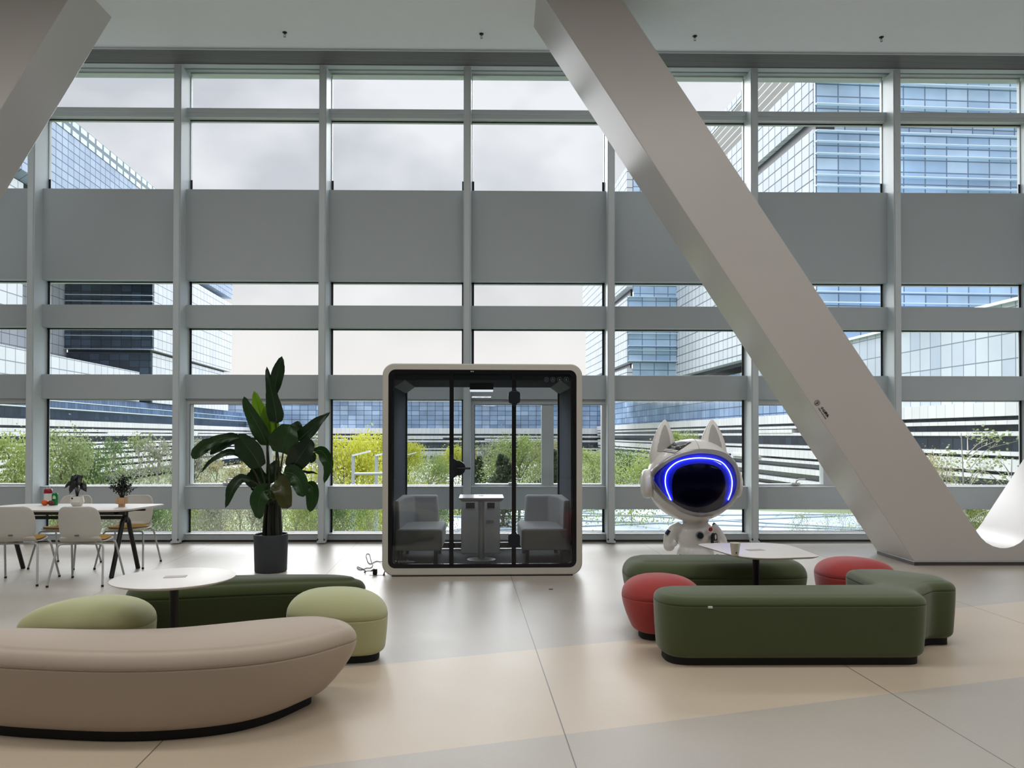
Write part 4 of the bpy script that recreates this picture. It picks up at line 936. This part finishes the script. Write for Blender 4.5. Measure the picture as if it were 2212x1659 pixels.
# rear frame and glass
m = MB(); B_ = lambda y, k: ringxz(PW-.24-2*k, hh-.30-2*k, .06-k*.5, .012+hh/2+.0, y)
m.rings([B_(PD_-.06, -.05), B_(PD_-.02, -.05), B_(PD_-.02, .018), B_(PD_-.06, .018), B_(PD_-.06, -.05)], cap0=False, cap1=False); m.build('rear_frame', BTR, POD, ang=30)
m = MB(); m.box(-PW/2+.12, PW/2-.12, PD_-.045, PD_-.037, .13, PH-.16); m.build('rear_glass', BGLR, POD)
# ceiling lamp, sensor dots, small symbols, bottom lettering
m = MB(); m.box(-.15, .12, .55, .85, PH-.245, PH-.17); bl = area_lamp('booth_lamp', podw_(-.015, .7, PH-.26), .25, .25, 7, (.95, .98, 1.0)); lp = m.build('lamp_housing', mat('lamp_dark', (26, 30, 34), .5), POD, bevel=.006)
m = MB(); m.box(-.148, .118, .552, .848, PH-.252, PH-.244); m.build('lamp_diffuser', mat('lamp_lit', (235, 240, 245), .4, emit=(235, 240, 250), es=.9), lp)
m = MB()
for dx in (-.125, -.105): m.tube([(dx, .0, PH-.082), (dx, .008, PH-.082)], .006, 10)
m.build('sensor_dot', mat('sensor_white', (225, 225, 225), .4), POD)
ICO = mat('etched_icon', (96, 108, 116), .5)
for i, px in enumerate((1180.5, 1194.5, 1209, 1223.5)):
    m = MB(); x = lx(px); z = PH-.165; r = .024
    ringp = [(x+r*math.cos(a), .009, z+r*math.sin(a)) for a in [2*PI*k/24 for k in range(25)]]
    m.tube(ringp, .0018, 5)
    if i == 0: m.box(x-.01, x-.004, .008, .01, z-.012, z+.012); m.box(x+.004, x+.009, .008, .01, z-.014, z+.014)
    if i == 1:
        for a in (90, 210, 330): m.tube([(x, .009, z), (x+.016*math.cos(R(a)), .009, z+.016*math.sin(R(a)))], .004, 5)
    if i >= 2: m.tube([(x, .008, z), (x, .010, z)], .009, 12)
    m.build('etched_symbol', ICO, POD)
fm = text_mesh('soundbox', .042, 'booth_lettering', mat('etched_text', (120, 128, 134), .5), POD, Matrix.Translation((lx(860), .004, .152)) @ Matrix.Rotation(PI/2, 4, 'X'), .0006)
m = MB(); m.box(lx(880), lx(898), .004, .006, .158, .163); m.tube([(lx(856), .004, .165), (lx(856), .007, .165)], .009, 8); m.build('lettering_line', mat('etched_text', (120, 128, 134), .5), POD)
PM4 = PM[POD.name]
def podw(x, y, z=0): return PM4 @ Vector((x, y, z))
# --- two facing seats
GFB = fabric('grey_upholstery', (176, 178, 180), .15); DWD = mat('dark_wood_leg', (30, 30, 32), .5)
def booth_seat(s, label):
    """s = -1 left, +1 right; local x runs from the booth wall to the middle"""
    p = podw(s*.66-(.02 if s > 0 else .0), .62, .1); e = empty('upholstered_seat', p, label, 'seat', 'grey seats in the booth', rz=R(1.5))
    X = lambda u: s*(.33-u)
    def slab(nm, poly, z0, z1, bev=.025, top=None):
        m = MB(); q = [(X(a), b) for a, b in poly]
        r2 = [(X(a), b) for a, b in (top or poly)]
        m.rings([[(a, b, z0) for a, b in q], [(a, b, z1) for a, b in r2]]); return m.build(nm, GFB, e, bevel=bev, seg=4)
    slab('seat_cushion', [(.03, -.48), (.55, -.48), (.555, .40), (.03, .40)], .15, .385, .03)
    # back against the booth wall, wrapping round at the rear
    m = MB()
    pl = [(.0, -.47), (.105, -.47), (.12, .14), (.20, .26), (.49, .29), (.49, .42), (.0, .42)]
    tp = [(.02, -.45), (.085, -.45), (.10, .12), (.18, .27), (.455, .30), (.455, .415), (.02, .415)]
    m.rings([[(X(a), b, .15) for a, b in pl], [(X(a), b, .69) for a, b in tp]]); m.build('backrest', GFB, e, bevel=.022, seg=4, tri=True)
    for a, b in ((.10, -.40), (.48, -.40), (.10, .34), (.48, .34)):
        m = MB(); m.tube([(X(a), b, 0), (X(a), b, .16)], .021, 12); m.build('leg', DWD, e)
    m = MB(); m.box(X(-.0)-.004, X(-.0)+.004, -.485, -.478, .26, .33); m.build('care_tag', mat('tag_white', (225, 225, 222), .6), e)
    return e
booth_seat(-1, 'grey upholstered corner seat on the left inside the booth'); booth_seat(1, 'grey upholstered corner seat on the right inside the booth')
# --- booth table
p = podw((1039.5-1042.5)/203, .47, .1); bt = empty('pedestal_table', p, 'small white pedestal table between the two booth seats', 'table', rz=R(1.5))
m = MB(); zt_ = .715
m.rings([[(x, y, zt_-.045) for x, y in rrect(.44, .40, .03)], [(x, y, zt_-.018) for x, y in rrect(.49, .50, .02)], [(x, y, zt_) for x, y in rrect(.49, .50, .02)]]); m.build('tabletop', mat('booth_table_white', (228, 230, 232), .2), bt, bevel=.003)
m = MB(); m.tube([(0, 0, .012), (0, 0, zt_-.05)], .038, 24); m.build('post', mat('post_pale', (192, 194, 196), .35, metal=.3), bt)
m = MB(); m.lathe([(.16, 0), (.16, .008), (.13, .014), (.038, .018)], n=40); m.build('foot_plate', mat('post_pale', (192, 194, 196), .35, metal=.3), bt)
m = MB(); m.lathe([(.032, zt_), (.032, zt_+.004), (.001, zt_+.004)], (0, .06, 0), n=20); m.build('power_port', mat('flap_grey', (176, 168, 164), .5), bt)
# --- cabinet at the rear of the booth
p = podw((1038-1042.5)/203*1.1, 1.10, .1); cb = empty('ventilation_cabinet', p, 'white cabinet with two dark slots behind the booth table', 'cabinet', rz=R(1.5))
CBM = mat('cabinet_grey', (202, 204, 204), .5)
m = MB(); m.box(-.23, .23, -.15, .15, 0, .64); m.build('body', CBM, cb, bevel=.006)
for sx, w in ((-1, .105), (1, .09)):
    m = MB(); m.box(sx*.122-w/2-.0, sx*.122+w/2, -.154, -.148, .535, .6); m.build('vent_opening', mat('slot_dark', (40, 42, 44), .6), cb)
m = MB(); m.lathe([(.05, 0), (.05, .003), (.001, .003)], (0, 0, 0), 24, 1, .28)
for i, v in enumerate(m.v): m.v[i] = Vector((v.x+.11, -.151-v.z, v.y+.38))
m.build('oval_badge', mat('badge_grey', (140, 142, 142), .4), cb)
# --- cable, plug and floor socket beside the booth
k8 = lambda x, y, z=.006: PZ(740+x/16.59, 1160+y/16.59, z)
CBLK = mat('black_cable', (16, 16, 17), .5)
pts = [k8(1420, 885, .02), k8(1320, 880), k8(1230, 865), k8(1150, 890), k8(1060, 940), k8(980, 958), k8(920, 910), k8(890, 840), k8(870, 760), k8(842, 690), k8(860, 620), k8(915, 600), k8(965, 625), k8(990, 700), k8(1010, 800), k8(1045, 900),
       k8(1075, 985), k8(1060, 1060), k8(985, 1110), k8(880, 1112), k8(780, 1140), k8(700, 1165), k8(620, 1170), k8(550, 1130), k8(520, 1085), k8(545, 1068), k8(620, 1100), k8(720, 1140), k8(790, 1180), k8(825, 1230), k8(800, 1280, .01), k8(775, 1255, .014), k8(860, 1222, .03), k8(940, 1215, .045), k8(1020, 1218, .055)]
sp = catmull(pts, 6, closed=False)
cbl = empty('power_cable', (pts[18].x, pts[18].y, 0), 'thin black power cable looped on the floor left of the booth', 'cable')
m = MB(); m.tube(sp, .0045, 8); m.build('cord', CBLK, cbl, world=True, ang=80)
q = k8(1160, 1350, 0); m = MB(); m.box(q.x-.022, q.x+.024, q.y-.018, q.y+.018, .004, .06); m.tube([pts[-1], Vector((q.x-.01, q.y, .055))], [.007, .012], 10); m.build('plug', CBLK, cbl, world=True, bevel=.005)
fs = empty('floor_socket', (q.x+.02, q.y, 0), 'open floor socket holding the black plug beside the booth', 'socket')
m = MB(); m.box(q.x-.055, q.x+.10, q.y-.045, q.y+.05, 0, .004); m.build('socket_frame', mat('socket_steel', (120, 122, 124), .35, metal=.8), fs, world=True)
m = MB(); m.obox((q.x+.105, q.y, .03), (.012, 0, .028), (0, .045, 0), (.003, 0, -.0015)); m.build('socket_lid', mat('socket_steel', (120, 122, 124), .35, metal=.8), fs, world=True)

# ================================================================== cat-eared astronaut figure
YM = 7.85; HC = PY(1496, 1037, YM); hr = Vector((.462, .43, .418))
MW_ = mat('gloss_white_fibreglass', (238, 236, 234), .28, var=.01, coat=.3); SIL = mat('silver_rim', (168, 166, 170), .3, metal=.7)
MC = empty('astronaut_figure', (HC.x, YM, 0), 'white cat-eared astronaut statue with glowing blue visor behind the green bench', 'statue')
hp = lambda px, py: PY(px, py, YM)
def on_head(px, py, k=1.0):
    d = ray(px, py); o = CO - HC; iv = Vector((1/(hr.x*k), 1/(hr.y*k), 1/(hr.z*k)))
    D = Vector((d.x*iv.x, d.y*iv.y, d.z*iv.z)); O_ = Vector((o.x*iv.x, o.y*iv.y, o.z*iv.z))
    a = D.dot(D); b = 2*D.dot(O_); c = O_.dot(O_)-1; dis = b*b-4*a*c
    if dis < 0:
        t = -b/(2*a); q = (O_ + D*t).normalized(); return HC + Vector((q.x/iv.x, q.y/iv.y, q.z/iv.z))
    return CO + d*((-b-math.sqrt(dis))/(2*a))
m = MB(); m.ell(HC, *hr, 64, 40); m.build('head', MW_, MC, world=True, ang=180)
vo = [(1412, 1031), (1437, 1004), (1472, 986), (1512, 979), (1552, 984), (1579, 1001), (1591, 1028), (1590, 1058), (1575, 1085), (1547, 1102), (1514, 1108), (1480, 1100), (1449, 1081), (1424, 1055)]
VO = [Vector(p) for p in catmull([Vector(p) for p in vo], 8)]; vc = Vector((1507, 1044))
def vring(s_, k): return [on_head(*(vc + (p-vc)*s_), k) for p in VO]
def vring2(s_, k):                                       # like vring but kept off the silhouette so it wraps smoothly
    return vring(s_, k)
m = MB(); m.rings([vring(1.02 - .98*i/24, 1.012) for i in range(25)], cap0=False); m.open = True
m.build('face_panel', mat('face_blue', (50, 60, 215), .45, var=.05), MC, world=True, ang=180)
vi = [(1452, 1086), (1440, 1058), (1437, 1035), (1444, 1014), (1468, 996), (1510, 989), (1552, 995), (1572, 1012), (1581, 1035), (1580, 1060), (1573, 1080)]
LEDP = catmull([Vector(p) for p in vi], 8, closed=False)
m = MB(); m.tube([on_head(p.x, p.y, 1.024) for p in LEDP], .0048, 8)
m.build('light_strip', mat('blue_led', (90, 100, 255), .4, emit=(92, 100, 255), es=26), MC, world=True, ang=180)
m = MB(); vs = Vector((1510, 1050)); scr = [Vector(p) for p in catmull([Vector(p) for p in ((1462, 1094), (1452, 1050), (1462, 1016), (1495, 1003), (1535, 1004), (1560, 1020), (1567, 1055), (1556, 1094), (1510, 1105))], 8)]
SR = lambda s_, k: [on_head(*(vs + (p-vs)*s_), k) for p in scr]
m.rings([SR(1.02, 1.008), SR(1.0, 1.02), SR(.96, 1.025)] + [SR(.9 - .85*i/14, 1.024) for i in range(15)], cap0=False); m.open = True
m.build('face_screen', mat('screen_black', (8, 9, 22), .2, spec=.12), MC, world=True, ang=180)
VG = glass('visor_glass', (.5, .56, 1.0), .09)
m = MB(); m.rings([vring(1.03, 1.034), vring(.97, 1.044), vring(.9, 1.05)] + [vring(.84 - .8*i/14, 1.055) for i in range(15)], cap0=False); m.open = True
m.build('visor', VG, MC, world=True, ang=180)
m = MB(); m.rings([vring(.985, 1.0), vring(.985, 1.03), vring(1.0, 1.045), vring(1.07, 1.045), vring(1.13, 1.02), vring(1.15, .995)], cap0=False, cap1=False); m.build('visor_rim', SIL, MC, world=True, ang=60)
# head seam lines
m = MB()
for k in (0,): m.tube([HC + Vector((0*hr.x, hr.y*1.002*math.cos(a), hr.z*1.002*math.sin(a))) for a in [R(25+i*5) for i in range(24)]], .003, 6)
m.build('head_seam', mat('seam_grey', (176, 174, 172), .5), MC, world=True, ang=180)
# side pods
for sx in (-1, 1):
    m = MB(); prof = [(.02, 0), (.135, .0), (.148, .02), (.148, .05), (.135, .075), (.10, .09), (.001, .096)]
    n0 = len(m.v); m.lathe(prof, (0, 0, 0), 48)
    for i in range(len(m.v)): v = m.v[i]; m.v[i] = HC + Vector((sx*(hr.x-(.035 if sx < 0 else .075)+v.z), -.02+v.x*.98, -.035+v.y))
    m.build('ear_cup', MW_, MC, world=True, ang=40)
# ears
IN = mat('ear_inner_grey', (176, 175, 172), .4)
for (b, hw, tip, lean, nm) in (((1431, 986), 29, (1436, 906.5), 0, 'l'), ((1540, 980), 30, (1538, 906.5), 0, 'r')):
    B3, T3_ = hp(*b), hp(*tip); ax = T3_ - B3; w0 = hw*YM/FPX
    prof = [(-.5, .45), (-.25, .85), (0, 1.0), (.2, .95), (.4, .84), (.6, .67), (.78, .45), (.9, .27), (.97, .14), (1, .03)]
    m = MB(); m.rings([[B3 + ax*t + Vector((w0*k*math.cos(a), (.06+.03*k)*k*math.sin(a), 0)) for a in [2*PI*j/24 for j in range(24)]] for t, k in prof]); er = m.build('ear', MW_, MC, world=True, ang=60)
    m = MB(); m.rings([[B3 + ax*(.14+t*.72) + Vector((w0*.60*k*math.cos(a), -.045*(1-t*.75) - .034*k*math.sin(a)*1.0 - .012, 0)) for a in [PI*j/12 for j in range(13)]] for t, k in prof[2:]], closed=False, cap0=False, cap1=False); m.open = True
    m.build('inner_ear', IN, er, world=True, ang=60)
# sticker sheet on top of the head
qc = [Vector(p) for p in ((1429, 974.5), (1457.6, 979.5), (1494, 955), (1459, 952))]
def qp(u, v): return (qc[0]*(1-u) + qc[1]*u)*(1-v) + (qc[3]*(1-u) + qc[2]*u)*v
def patch(nm, u0, u1, v0, v1, k, m_, parent=MC, n=8):
    m = MB(); m.open = True; pts = [on_head(*qp(u0+(u1-u0)*i/n, v0+(v1-v0)*j/n), k) for i in range(n+1) for j in range(n+1)]
    m.add(pts, [(i*(n+1)+j, (i+1)*(n+1)+j, (i+1)*(n+1)+j+1, i*(n+1)+j+1) for i in range(n) for j in range(n)]); return m.build(nm, m_, parent, world=True, ang=180)
INKB = mat('sticker_black', (18, 18, 22), .35); INKW = mat('sticker_white', (228, 228, 224), .4); INKG = mat('sticker_grey', (120, 122, 128), .4)
stk = patch('head_sticker', 0, 1, 0, 1, 1.006, INKB); patch('sticker_margin', .04, .96, .04, .27, 1.009, INKW, stk); patch('sticker_picture', .06, .94, .36, .96, 1.009, mat('sticker_dark', (30, 32, 38), .35), stk)
patch('sticker_mountain', .3, .6, .27, .46, 1.012, INKG, stk)
m = MB(); m.tube([on_head(*qp(.35+.5*math.sin(a), .95-.45*math.cos(a)), 1.013) for a in [R(i*12) for i in range(-2, 9)]], .0035, 5)
for u, v in ((.25, .5), (.5, .62), (.56, .7), (.62, .6), (.7, .66), (.8, .5), (.2, .7), (.45, .45), (.88, .75)): m.ell(on_head(*qp(u, v), 1.013), .006, .006, .006, 8, 6)
m.build('sticker_drawing', INKW, stk, world=True)
tx = text_mesh('EXPLORE CO', 1.0, 'sticker_lettering', INKB, stk, Matrix.Identity(4), 0)
xs_ = [v.co.x for v in tx.data.vertices]; xa, xb = min(xs_), max(xs_); inv_ = PM[stk.name].inverted()
for v in tx.data.vertices: v.co = inv_ @ on_head(*qp(.13 + .74*(v.co.x-xa)/(xb-xa), .10 + .12*v.co.y), 1.013)
# body, one continuous remeshed surface
def pt(px, py, dy=0): v = hp(px, py); return Vector((v.x, YM+dy, v.z))
bc = pt(1502, 1166); fz = 0
m = MB(); m.ell(pt(1502, 1158), .185, .16, .18, 28, 18); m.ell(pt(1502, 1200), .19, .165, .17, 28, 18); m.ell(pt(1502, 1118), .14, .12, .1, 24, 12)
for sx, px in ((-1, 1480), (1, 1525)):
    a = pt(px, 1225); m.tube([a, Vector((a.x+sx*.02, YM, .14)), Vector((a.x+sx*.03, YM-.01, .0))], [.11, .105, .125], 20); m.ell(Vector((a.x+sx*.035, YM-.05, .055)), .125, .17, .07, 24, 12)
m.tube([pt(1472, 1140), pt(1456, 1146), pt(1447, 1160), pt(1444, 1177)], [.07, .07, .066, .058], 18); m.ell(pt(1445, 1179, -.01), .06, .06, .055, 20, 14); m.ell(pt(1456, 1172, -.07), .022, .024, .036, 12, 8)
m.tube([pt(1533, 1138), pt(1545, 1150, 0), pt(1556, 1166, 0), pt(1562, 1181, 0)], [.07, .068, .064, .056], 18); m.ell(pt(1562, 1182), .06, .06, .055, 20, 14); m.ell(pt(1551, 1174, -.07), .022, .024, .036, 12, 8)
bd = m.build('body', MW_, MC, world=True)
md = bd.modifiers.new('remesh', 'REMESH'); md.mode = 'VOXEL'; md.voxel_size = .012; md.use_smooth_shade = True
md = bd.modifiers.new('smooth', 'SMOOTH'); md.factor = .6; md.iterations = 6
def disc(nm, px, py, r, m_, th=.012, dy=-.165, tx_=0, parent=MC):
    c = pt(px, py, dy); m = MB(); n0 = 0; m.lathe([(r, 0), (r, th*.6), (r*.85, th), (.001, th*1.1)], (0, 0, 0), 28)
    rot = Matrix.Rotation(PI/2, 3, 'X'); rz_ = Matrix.Rotation(tx_, 3, 'Z')
    m.v = [c + rz_ @ (rot @ v) for v in m.v]; return m.build(nm, m_, parent, world=True, ang=40)
b1 = disc('chest_button_ring', 1502.5, 1152, .041, SIL, .022); disc('chest_button', 1502.5, 1152, .033, mat('button_dark', (38, 46, 52), .25), .03, parent=b1)
disc('red_button', 1525.5, 1139.5, .02, mat('red_button_plastic', (176, 20, 40), .3), .016, -.152, .45)
c = pt(1534.5, 1158, -.15)
m = MB(); rotz = Matrix.Rotation(.55, 3, 'Z'); arch = [(-.03, -.055), (.03, -.055), (.03, .015)] + [(.03*math.cos(a), .015+.035*math.sin(a)) for a in [R(180*k/10) for k in range(1, 10)]] + [(-.03, .015)]
m.rings([[c + rotz @ Vector((x, -.012, z)) for x, z in arch], [c + rotz @ Vector((x, .02, z)) for x, z in arch]]); cs = m.build('chest_sticker', INKB, MC, world=True)
m = MB(); sh = [(.012*math.cos(a)+.004, .012+.026*math.sin(a)) for a in [2*PI*k/16 for k in range(16)]]; m.rings([[c + rotz @ Vector((x, -.014, z)) for x, z in sh], [c + rotz @ Vector((x, -.010, z)) for x, z in sh]])
for zz in (-.030, -.046): m.rings([[c + rotz @ Vector((x, -.014, z)) for x, z in ((-.022, zz-.004), (.022, zz-.004), (.022, zz+.003), (-.022, zz+.003))], [c + rotz @ Vector((x, -.010, z)) for x, z in ((-.022, zz-.004), (.022, zz-.004), (.022, zz+.003), (-.022, zz+.003))]])
m.build('sticker_print', INKW, cs, world=True)
DB = mat('navy_detail', (44, 52, 84), .3)
m = MB(); m.tube([pt(1437, 1153, -.045), pt(1443, 1144, -.045)], .02, 12); m.build('arm_badge', DB, MC, world=True)
m = MB(); m.tube([pt(1543, 1133, -.02), pt(1538, 1130, -.02)], .016, 12); m.build('arm_badge', DB, MC, world=True)
for px in (1462, 1541): disc('knee_pad', px, 1199, .03, DB, .02, -.13, -.5 if px < 1500 else .5)
# ================================================================== large indoor plant
pp = PZ(585, 1240, 0); PYY = pp.y + .17; PCX = PY(585, 1240, PYY).x
BP = empty('large_potted_plant', (PCX, PYY, 0), 'tall broad-leafed plant in a round charcoal pot left of the booth', 'plant')
POTM = mat('charcoal_pot', (52, 56, 62), .6, var=.03)
m = MB(); m.lathe([(.165, 0), (.172, .012), (.183, .40), (.18, .412), (.172, .412), (.168, .39), (.001, .385)], (PCX, PYY, 0), 48); m.build('flowerpot', POTM, BP, world=True)
m = MB(); m.lathe([(.001, .39), (.168, .388)], (PCX, PYY, 0), 32); m.build('soil', SOIL, BP, world=True)
def leafm(n, c, t=.12): return mat(n, c, .32, var=.22, scale=7, spec=.4, trans=t)
LV = {'d': leafm('plant_leaf_dark', (26, 48, 26)), 'm': leafm('plant_leaf_mid', (34, 62, 28)), 'b': leafm('plant_leaf_bright', (96, 132, 24), .5), 'n': leafm('plant_leaf_brown', (62, 64, 30)), 'x': leafm('plant_leaf_deep', (22, 40, 24), .05)}
STM = mat('plant_stem', (46, 52, 26), .5, var=.2, scale=8)
def c5(x, y, dy): return PY(400+x/3.253, 750+y/3.253, PYY+dy)
def big_leaf(pts, w, colr, dys, fold=.35, roll=0.0, shape='std', seed=0):
    """pts: midrib from base to tip in crop units; w: full width in crop units; dys: depth along the rib"""
    n = 22; rnd = random.Random(seed); P = catmull([Vector((*p, d)) for p, d in zip(pts, dys)], 12, closed=False)
    rs = [P[min(len(P)-1, round(i*(len(P)-1)/n))] for i in range(n+1)]
    Q = [c5(p.x, p.y, p.z) for p in rs]; W3 = w/3.253*PYY/FPX; m = MB(); m.open = True; V = []; RIB = []
    vw = Vector((0, -1, 0))
    ph = rnd.uniform(0, 6)
    for i in range(n+1):
        t = i/n; tg = (Q[min(n, i+1)] - Q[max(0, i-1)]).normalized()
        s_ = tg.cross(vw); s_ = s_.normalized() if s_.length > .05 else Vector((1, 0, 0)); nr = s_.cross(tg).normalized()
        if roll: s_ = Matrix.Rotation(roll, 3, tg) @ s_; nr = Matrix.Rotation(roll, 3, tg) @ nr
        if shape == 'std': ww = (math.sin(PI*t**.72)**.62)*(1-.25*t) if 0 < t < 1 else .0
        elif shape == 'wide': ww = math.sin(PI*t**.8)**.5 if 0 < t < 1 else 0
        elif shape == 'tipnarrow': ww = (math.sin(PI*t**.6)**.7)*(1-.45*t) if 0 < t < 1 else 0
        else: ww = math.sin(PI*t)**.8 if 0 < t < 1 else 0
        ww = max(ww, .03)*W3*.5*(1+.05*math.sin(9*t+ph)); RIB.append(Q[i])
        for k in (-1, -.66, -.33, 0, .33, .66, 1):
            V.append(Q[i] + s_*ww*k - nr*(-fold)*abs(k)*ww*1.0 + nr*.010*math.sin(t*14+k*3+ph)*abs(k))
    m.add(V, [(i*7+k, i*7+k+1, (i+1)*7+k+1, (i+1)*7+k) for i in range(n) for k in range(6)])
    lf = m.build('leaf', LV[colr], BP, world=True, ang=180)
    q = MB(); q.tube([RIB[i] for i in range(0, n, 2)], [.0055*(1-i/n*.85) for i in range(0, n, 2)], 6); q.build('midrib', mat('midrib_green', (58, 84, 40), .4), lf, world=True, ang=180)
    return Q[0]
LEAVES = [  # rib points, width, colour, depth offsets, fold, roll, shape
 ([(645, 535), (632, 430), (598, 270), (574, 138)], 128, 'd', (0, -.02, -.05, -.04), .35, .0, 'tipnarrow'),
 ([(625, 350), (636, 250), (655, 160), (680, 64)], 92, 'd', (.06, .05, .04, .03), .3, .4, 'mid'),
 ([(578, 690), (520, 570), (455, 450), (413, 347)], 118, 'm', (-.03, -.06, -.08, -.1), .3, .0, 'std'),
 ([(580, 690), (555, 560), (515, 420), (484, 310)], 128, 'b', (.06, .08, .1, .1), .2, .0, 'std'),
 ([(572, 690), (598, 600), (592, 500), (578, 400)], 135, 'b', (.02, .03, .04, .05), .2, .0, 'wide'),
 ([(688, 742), (700, 680), (716, 610), (735, 545)], 200, 'm', (-.06, -.1, -.12, -.1), .45, .0, 'wide'),
 ([(640, 690), (636, 650), (645, 610), (655, 572)], 80, 'm', (-.05, -.06, -.07, -.08), .3, .0, 'wide'),
 ([(795, 655), (870, 590), (940, 520), (1018, 458)], 122, 'd', (0, -.02, -.03, .0), .35, .0, 'tipnarrow'),
 ([(770, 640), (778, 600), (785, 560), (793, 518)], 100, 'd', (.07, .08, .09, .1), .3, .0, 'mid'),
 ([(748, 860), (790, 790), (840, 720), (890, 650)], 158, 'x', (-.1, -.14, -.16, -.15), .25, .0, 'wide'),
 ([(900, 722), (965, 735), (1008, 820), (980, 955)], 92, 'm', (.0, -.02, -.04, -.05), .3, .2, 'mid'),
 ([(528, 845), (480, 760), (420, 680), (376, 610)], 165, 'd', (-.06, -.1, -.13, -.15), .3, .0, 'wide'),
 ([(420, 650), (330, 640), (250, 685), (175, 755)], 92, 'd', (-.1, -.12, -.14, -.15), .3, .0, 'mid'),
 ([(380, 640), (260, 640), (150, 690), (47, 782)], 66, 'm', (-.16, -.18, -.2, -.22), .35, .0, 'mid'),
 ([(205, 680), (150, 690), (95, 735), (48, 780)], 92, 'm', (-.19, -.2, -.21, -.22), .35, .0, 'wide'),
 ([(420, 790), (330, 738), (220, 775), (113, 877)], 46, 'd', (-.05, -.1, -.16, -.2), .3, .4, 'mid'),
 ([(468, 940), (390, 925), (328, 1010), (284, 1130)], 78, 'd', (-.1, -.15, -.2, -.22), .35, .2, 'mid'),
 ([(600, 1005), (550, 1020), (515, 1100), (525, 1207)], 122, 'm', (-.14, -.2, -.22, -.2), .25, .0, 'wide'),
 ([(590, 990), (545, 960), (510, 900), (500, 830)], 135, 'd', (.03, .02, .0, .0), .25, .0, 'wide'),
 ([(505, 840), (490, 900), (480, 960), (488, 1010)], 70, 'd', (.06, .06, .06, .06), .25, .0, 'wide'),
 ([(640, 935), (680, 975), (700, 1060), (722, 1133)], 130, 'n', (-.14, -.2, -.24, -.22), .3, .0, 'wide'),
 ([(650, 960), (640, 1000), (630, 1040), (628, 1078)], 74, 'n', (-.15, -.18, -.2, -.2), .3, .0, 'wide'),
 ([(695, 878), (765, 895), (815, 965), (828, 1052)], 132, 'm', (-.08, -.14, -.18, -.2), .3, .0, 'wide'),
 ([(850, 960), (892, 985), (893, 1080), (876, 1157)], 96, 'm', (-.06, -.08, -.1, -.1), .3, .0, 'mid'),
 ([(780, 865), (840, 874), (890, 880), (936, 888)], 20, 'x', (.05, .05, .06, .07), .2, .3, 'mid'),
 ([(735, 765), (748, 740), (762, 720), (775, 700)], 60, 'd', (.08, .08, .08, .08), .2, .0, 'mid'),
 ([(882, 815), (893, 790), (903, 765), (908, 738)], 48, 'd', (.08, .08, .08, .08), .2, .0, 'mid'),
 ([(588, 905), (605, 870), (625, 830), (650, 795)], 62, 'd', (.0, .0, .02, .03), .25, .0, 'mid'),
 ([(545, 950), (500, 945), (470, 925), (462, 870)], 110, 'd', (.02, .02, .02, .02), .25, .0, 'mid'),
 ([(600, 960), (628, 905), (640, 860), (642, 800)], 70, 'm', (.04, .04, .05, .05), .25, .0, 'mid'),
 ([(585, 1110), (600, 1060), (596, 1020), (570, 1000)], 60, 'm', (-.16, -.19, -.2, -.2), .25, .0, 'mid'),
 ([(640, 895), (660, 892), (680, 898), (700, 905)], 26, 'd', (.0, -.02, -.03, -.03), .25, .0, 'mid')]
pet = [((640, 540), (640, 800), (625, 1100)), ((630, 345), (640, 700), (640, 1100)), ((578, 690), (590, 850), (590, 1080)), ((582, 690), (575, 900), (585, 1080)), ((574, 690), (580, 850), (600, 1080)), ((688, 742), (665, 900), (640, 1100)),
       ((642, 690), (660, 860), (645, 1100)), ((797, 655), (720, 850), (655, 1090)), None, ((750, 858), (680, 980), (655, 1100)), ((900, 722), (800, 850), (670, 1080)), ((530, 845), (560, 960), (575, 1090)), ((430, 800), (500, 900), (565, 1080)),
       None, None, ((430, 800), (490, 880), (560, 1050)), ((465, 935), (530, 985), (570, 1080)), ((598, 1003), (602, 1050), (605, 1120)), ((588, 990), (592, 1040), (600, 1120)), None, ((640, 935), (640, 1000), (640, 1100)), None, ((697, 880), (665, 960), (650, 1090)), ((850, 960), (760, 950), (665, 1080)), ((780, 865), (700, 900), (650, 1090)), None, None, ((588, 905), (590, 1000), (600, 1100)), None, None, None, None]
for i, (pts, w, cl, dy, fo_, ro, shp) in enumerate(LEAVES): big_leaf(pts, w, cl, dy, fo_, ro, shp, i)
m = MB()
for i, p in enumerate(pet):
    if not p: continue
    d0 = LEAVES[i][3][0]; ln = catmull([Vector((*p[0], d0)), Vector((*p[1], d0*.5)), Vector((*p[2], (i % 5-2)*.03))], 6, closed=False)
    m.tube([c5(q.x, q.y, q.z) for q in ln], [.008 + .006*k/len(ln) for k in range(len(ln))], 7, caps=False)
m.build('leaf_stalks', STM, BP, world=True, ang=180)
TRK = mat('plant_base_stem', (34, 36, 24), .6, var=.3, scale=12)
rnd = random.Random(5)
for i in range(11):
    x = 556 + i*11.5; d = rnd.uniform(-.09, .09)
    xt = 575 + i*8.5
    m = MB(); ln = catmull([Vector((x, 1350, d)), Vector((x+rnd.uniform(-6, 6), 1230, d)), Vector((xt, 1060, d*.7))], 5, closed=False)
    m.tube([c5(q.x, q.y, q.z) for q in ln], [.024 - .010*k/len(ln) for k in range(len(ln))], 9, caps=True); m.build('stem', TRK, BP, world=True, ang=180)
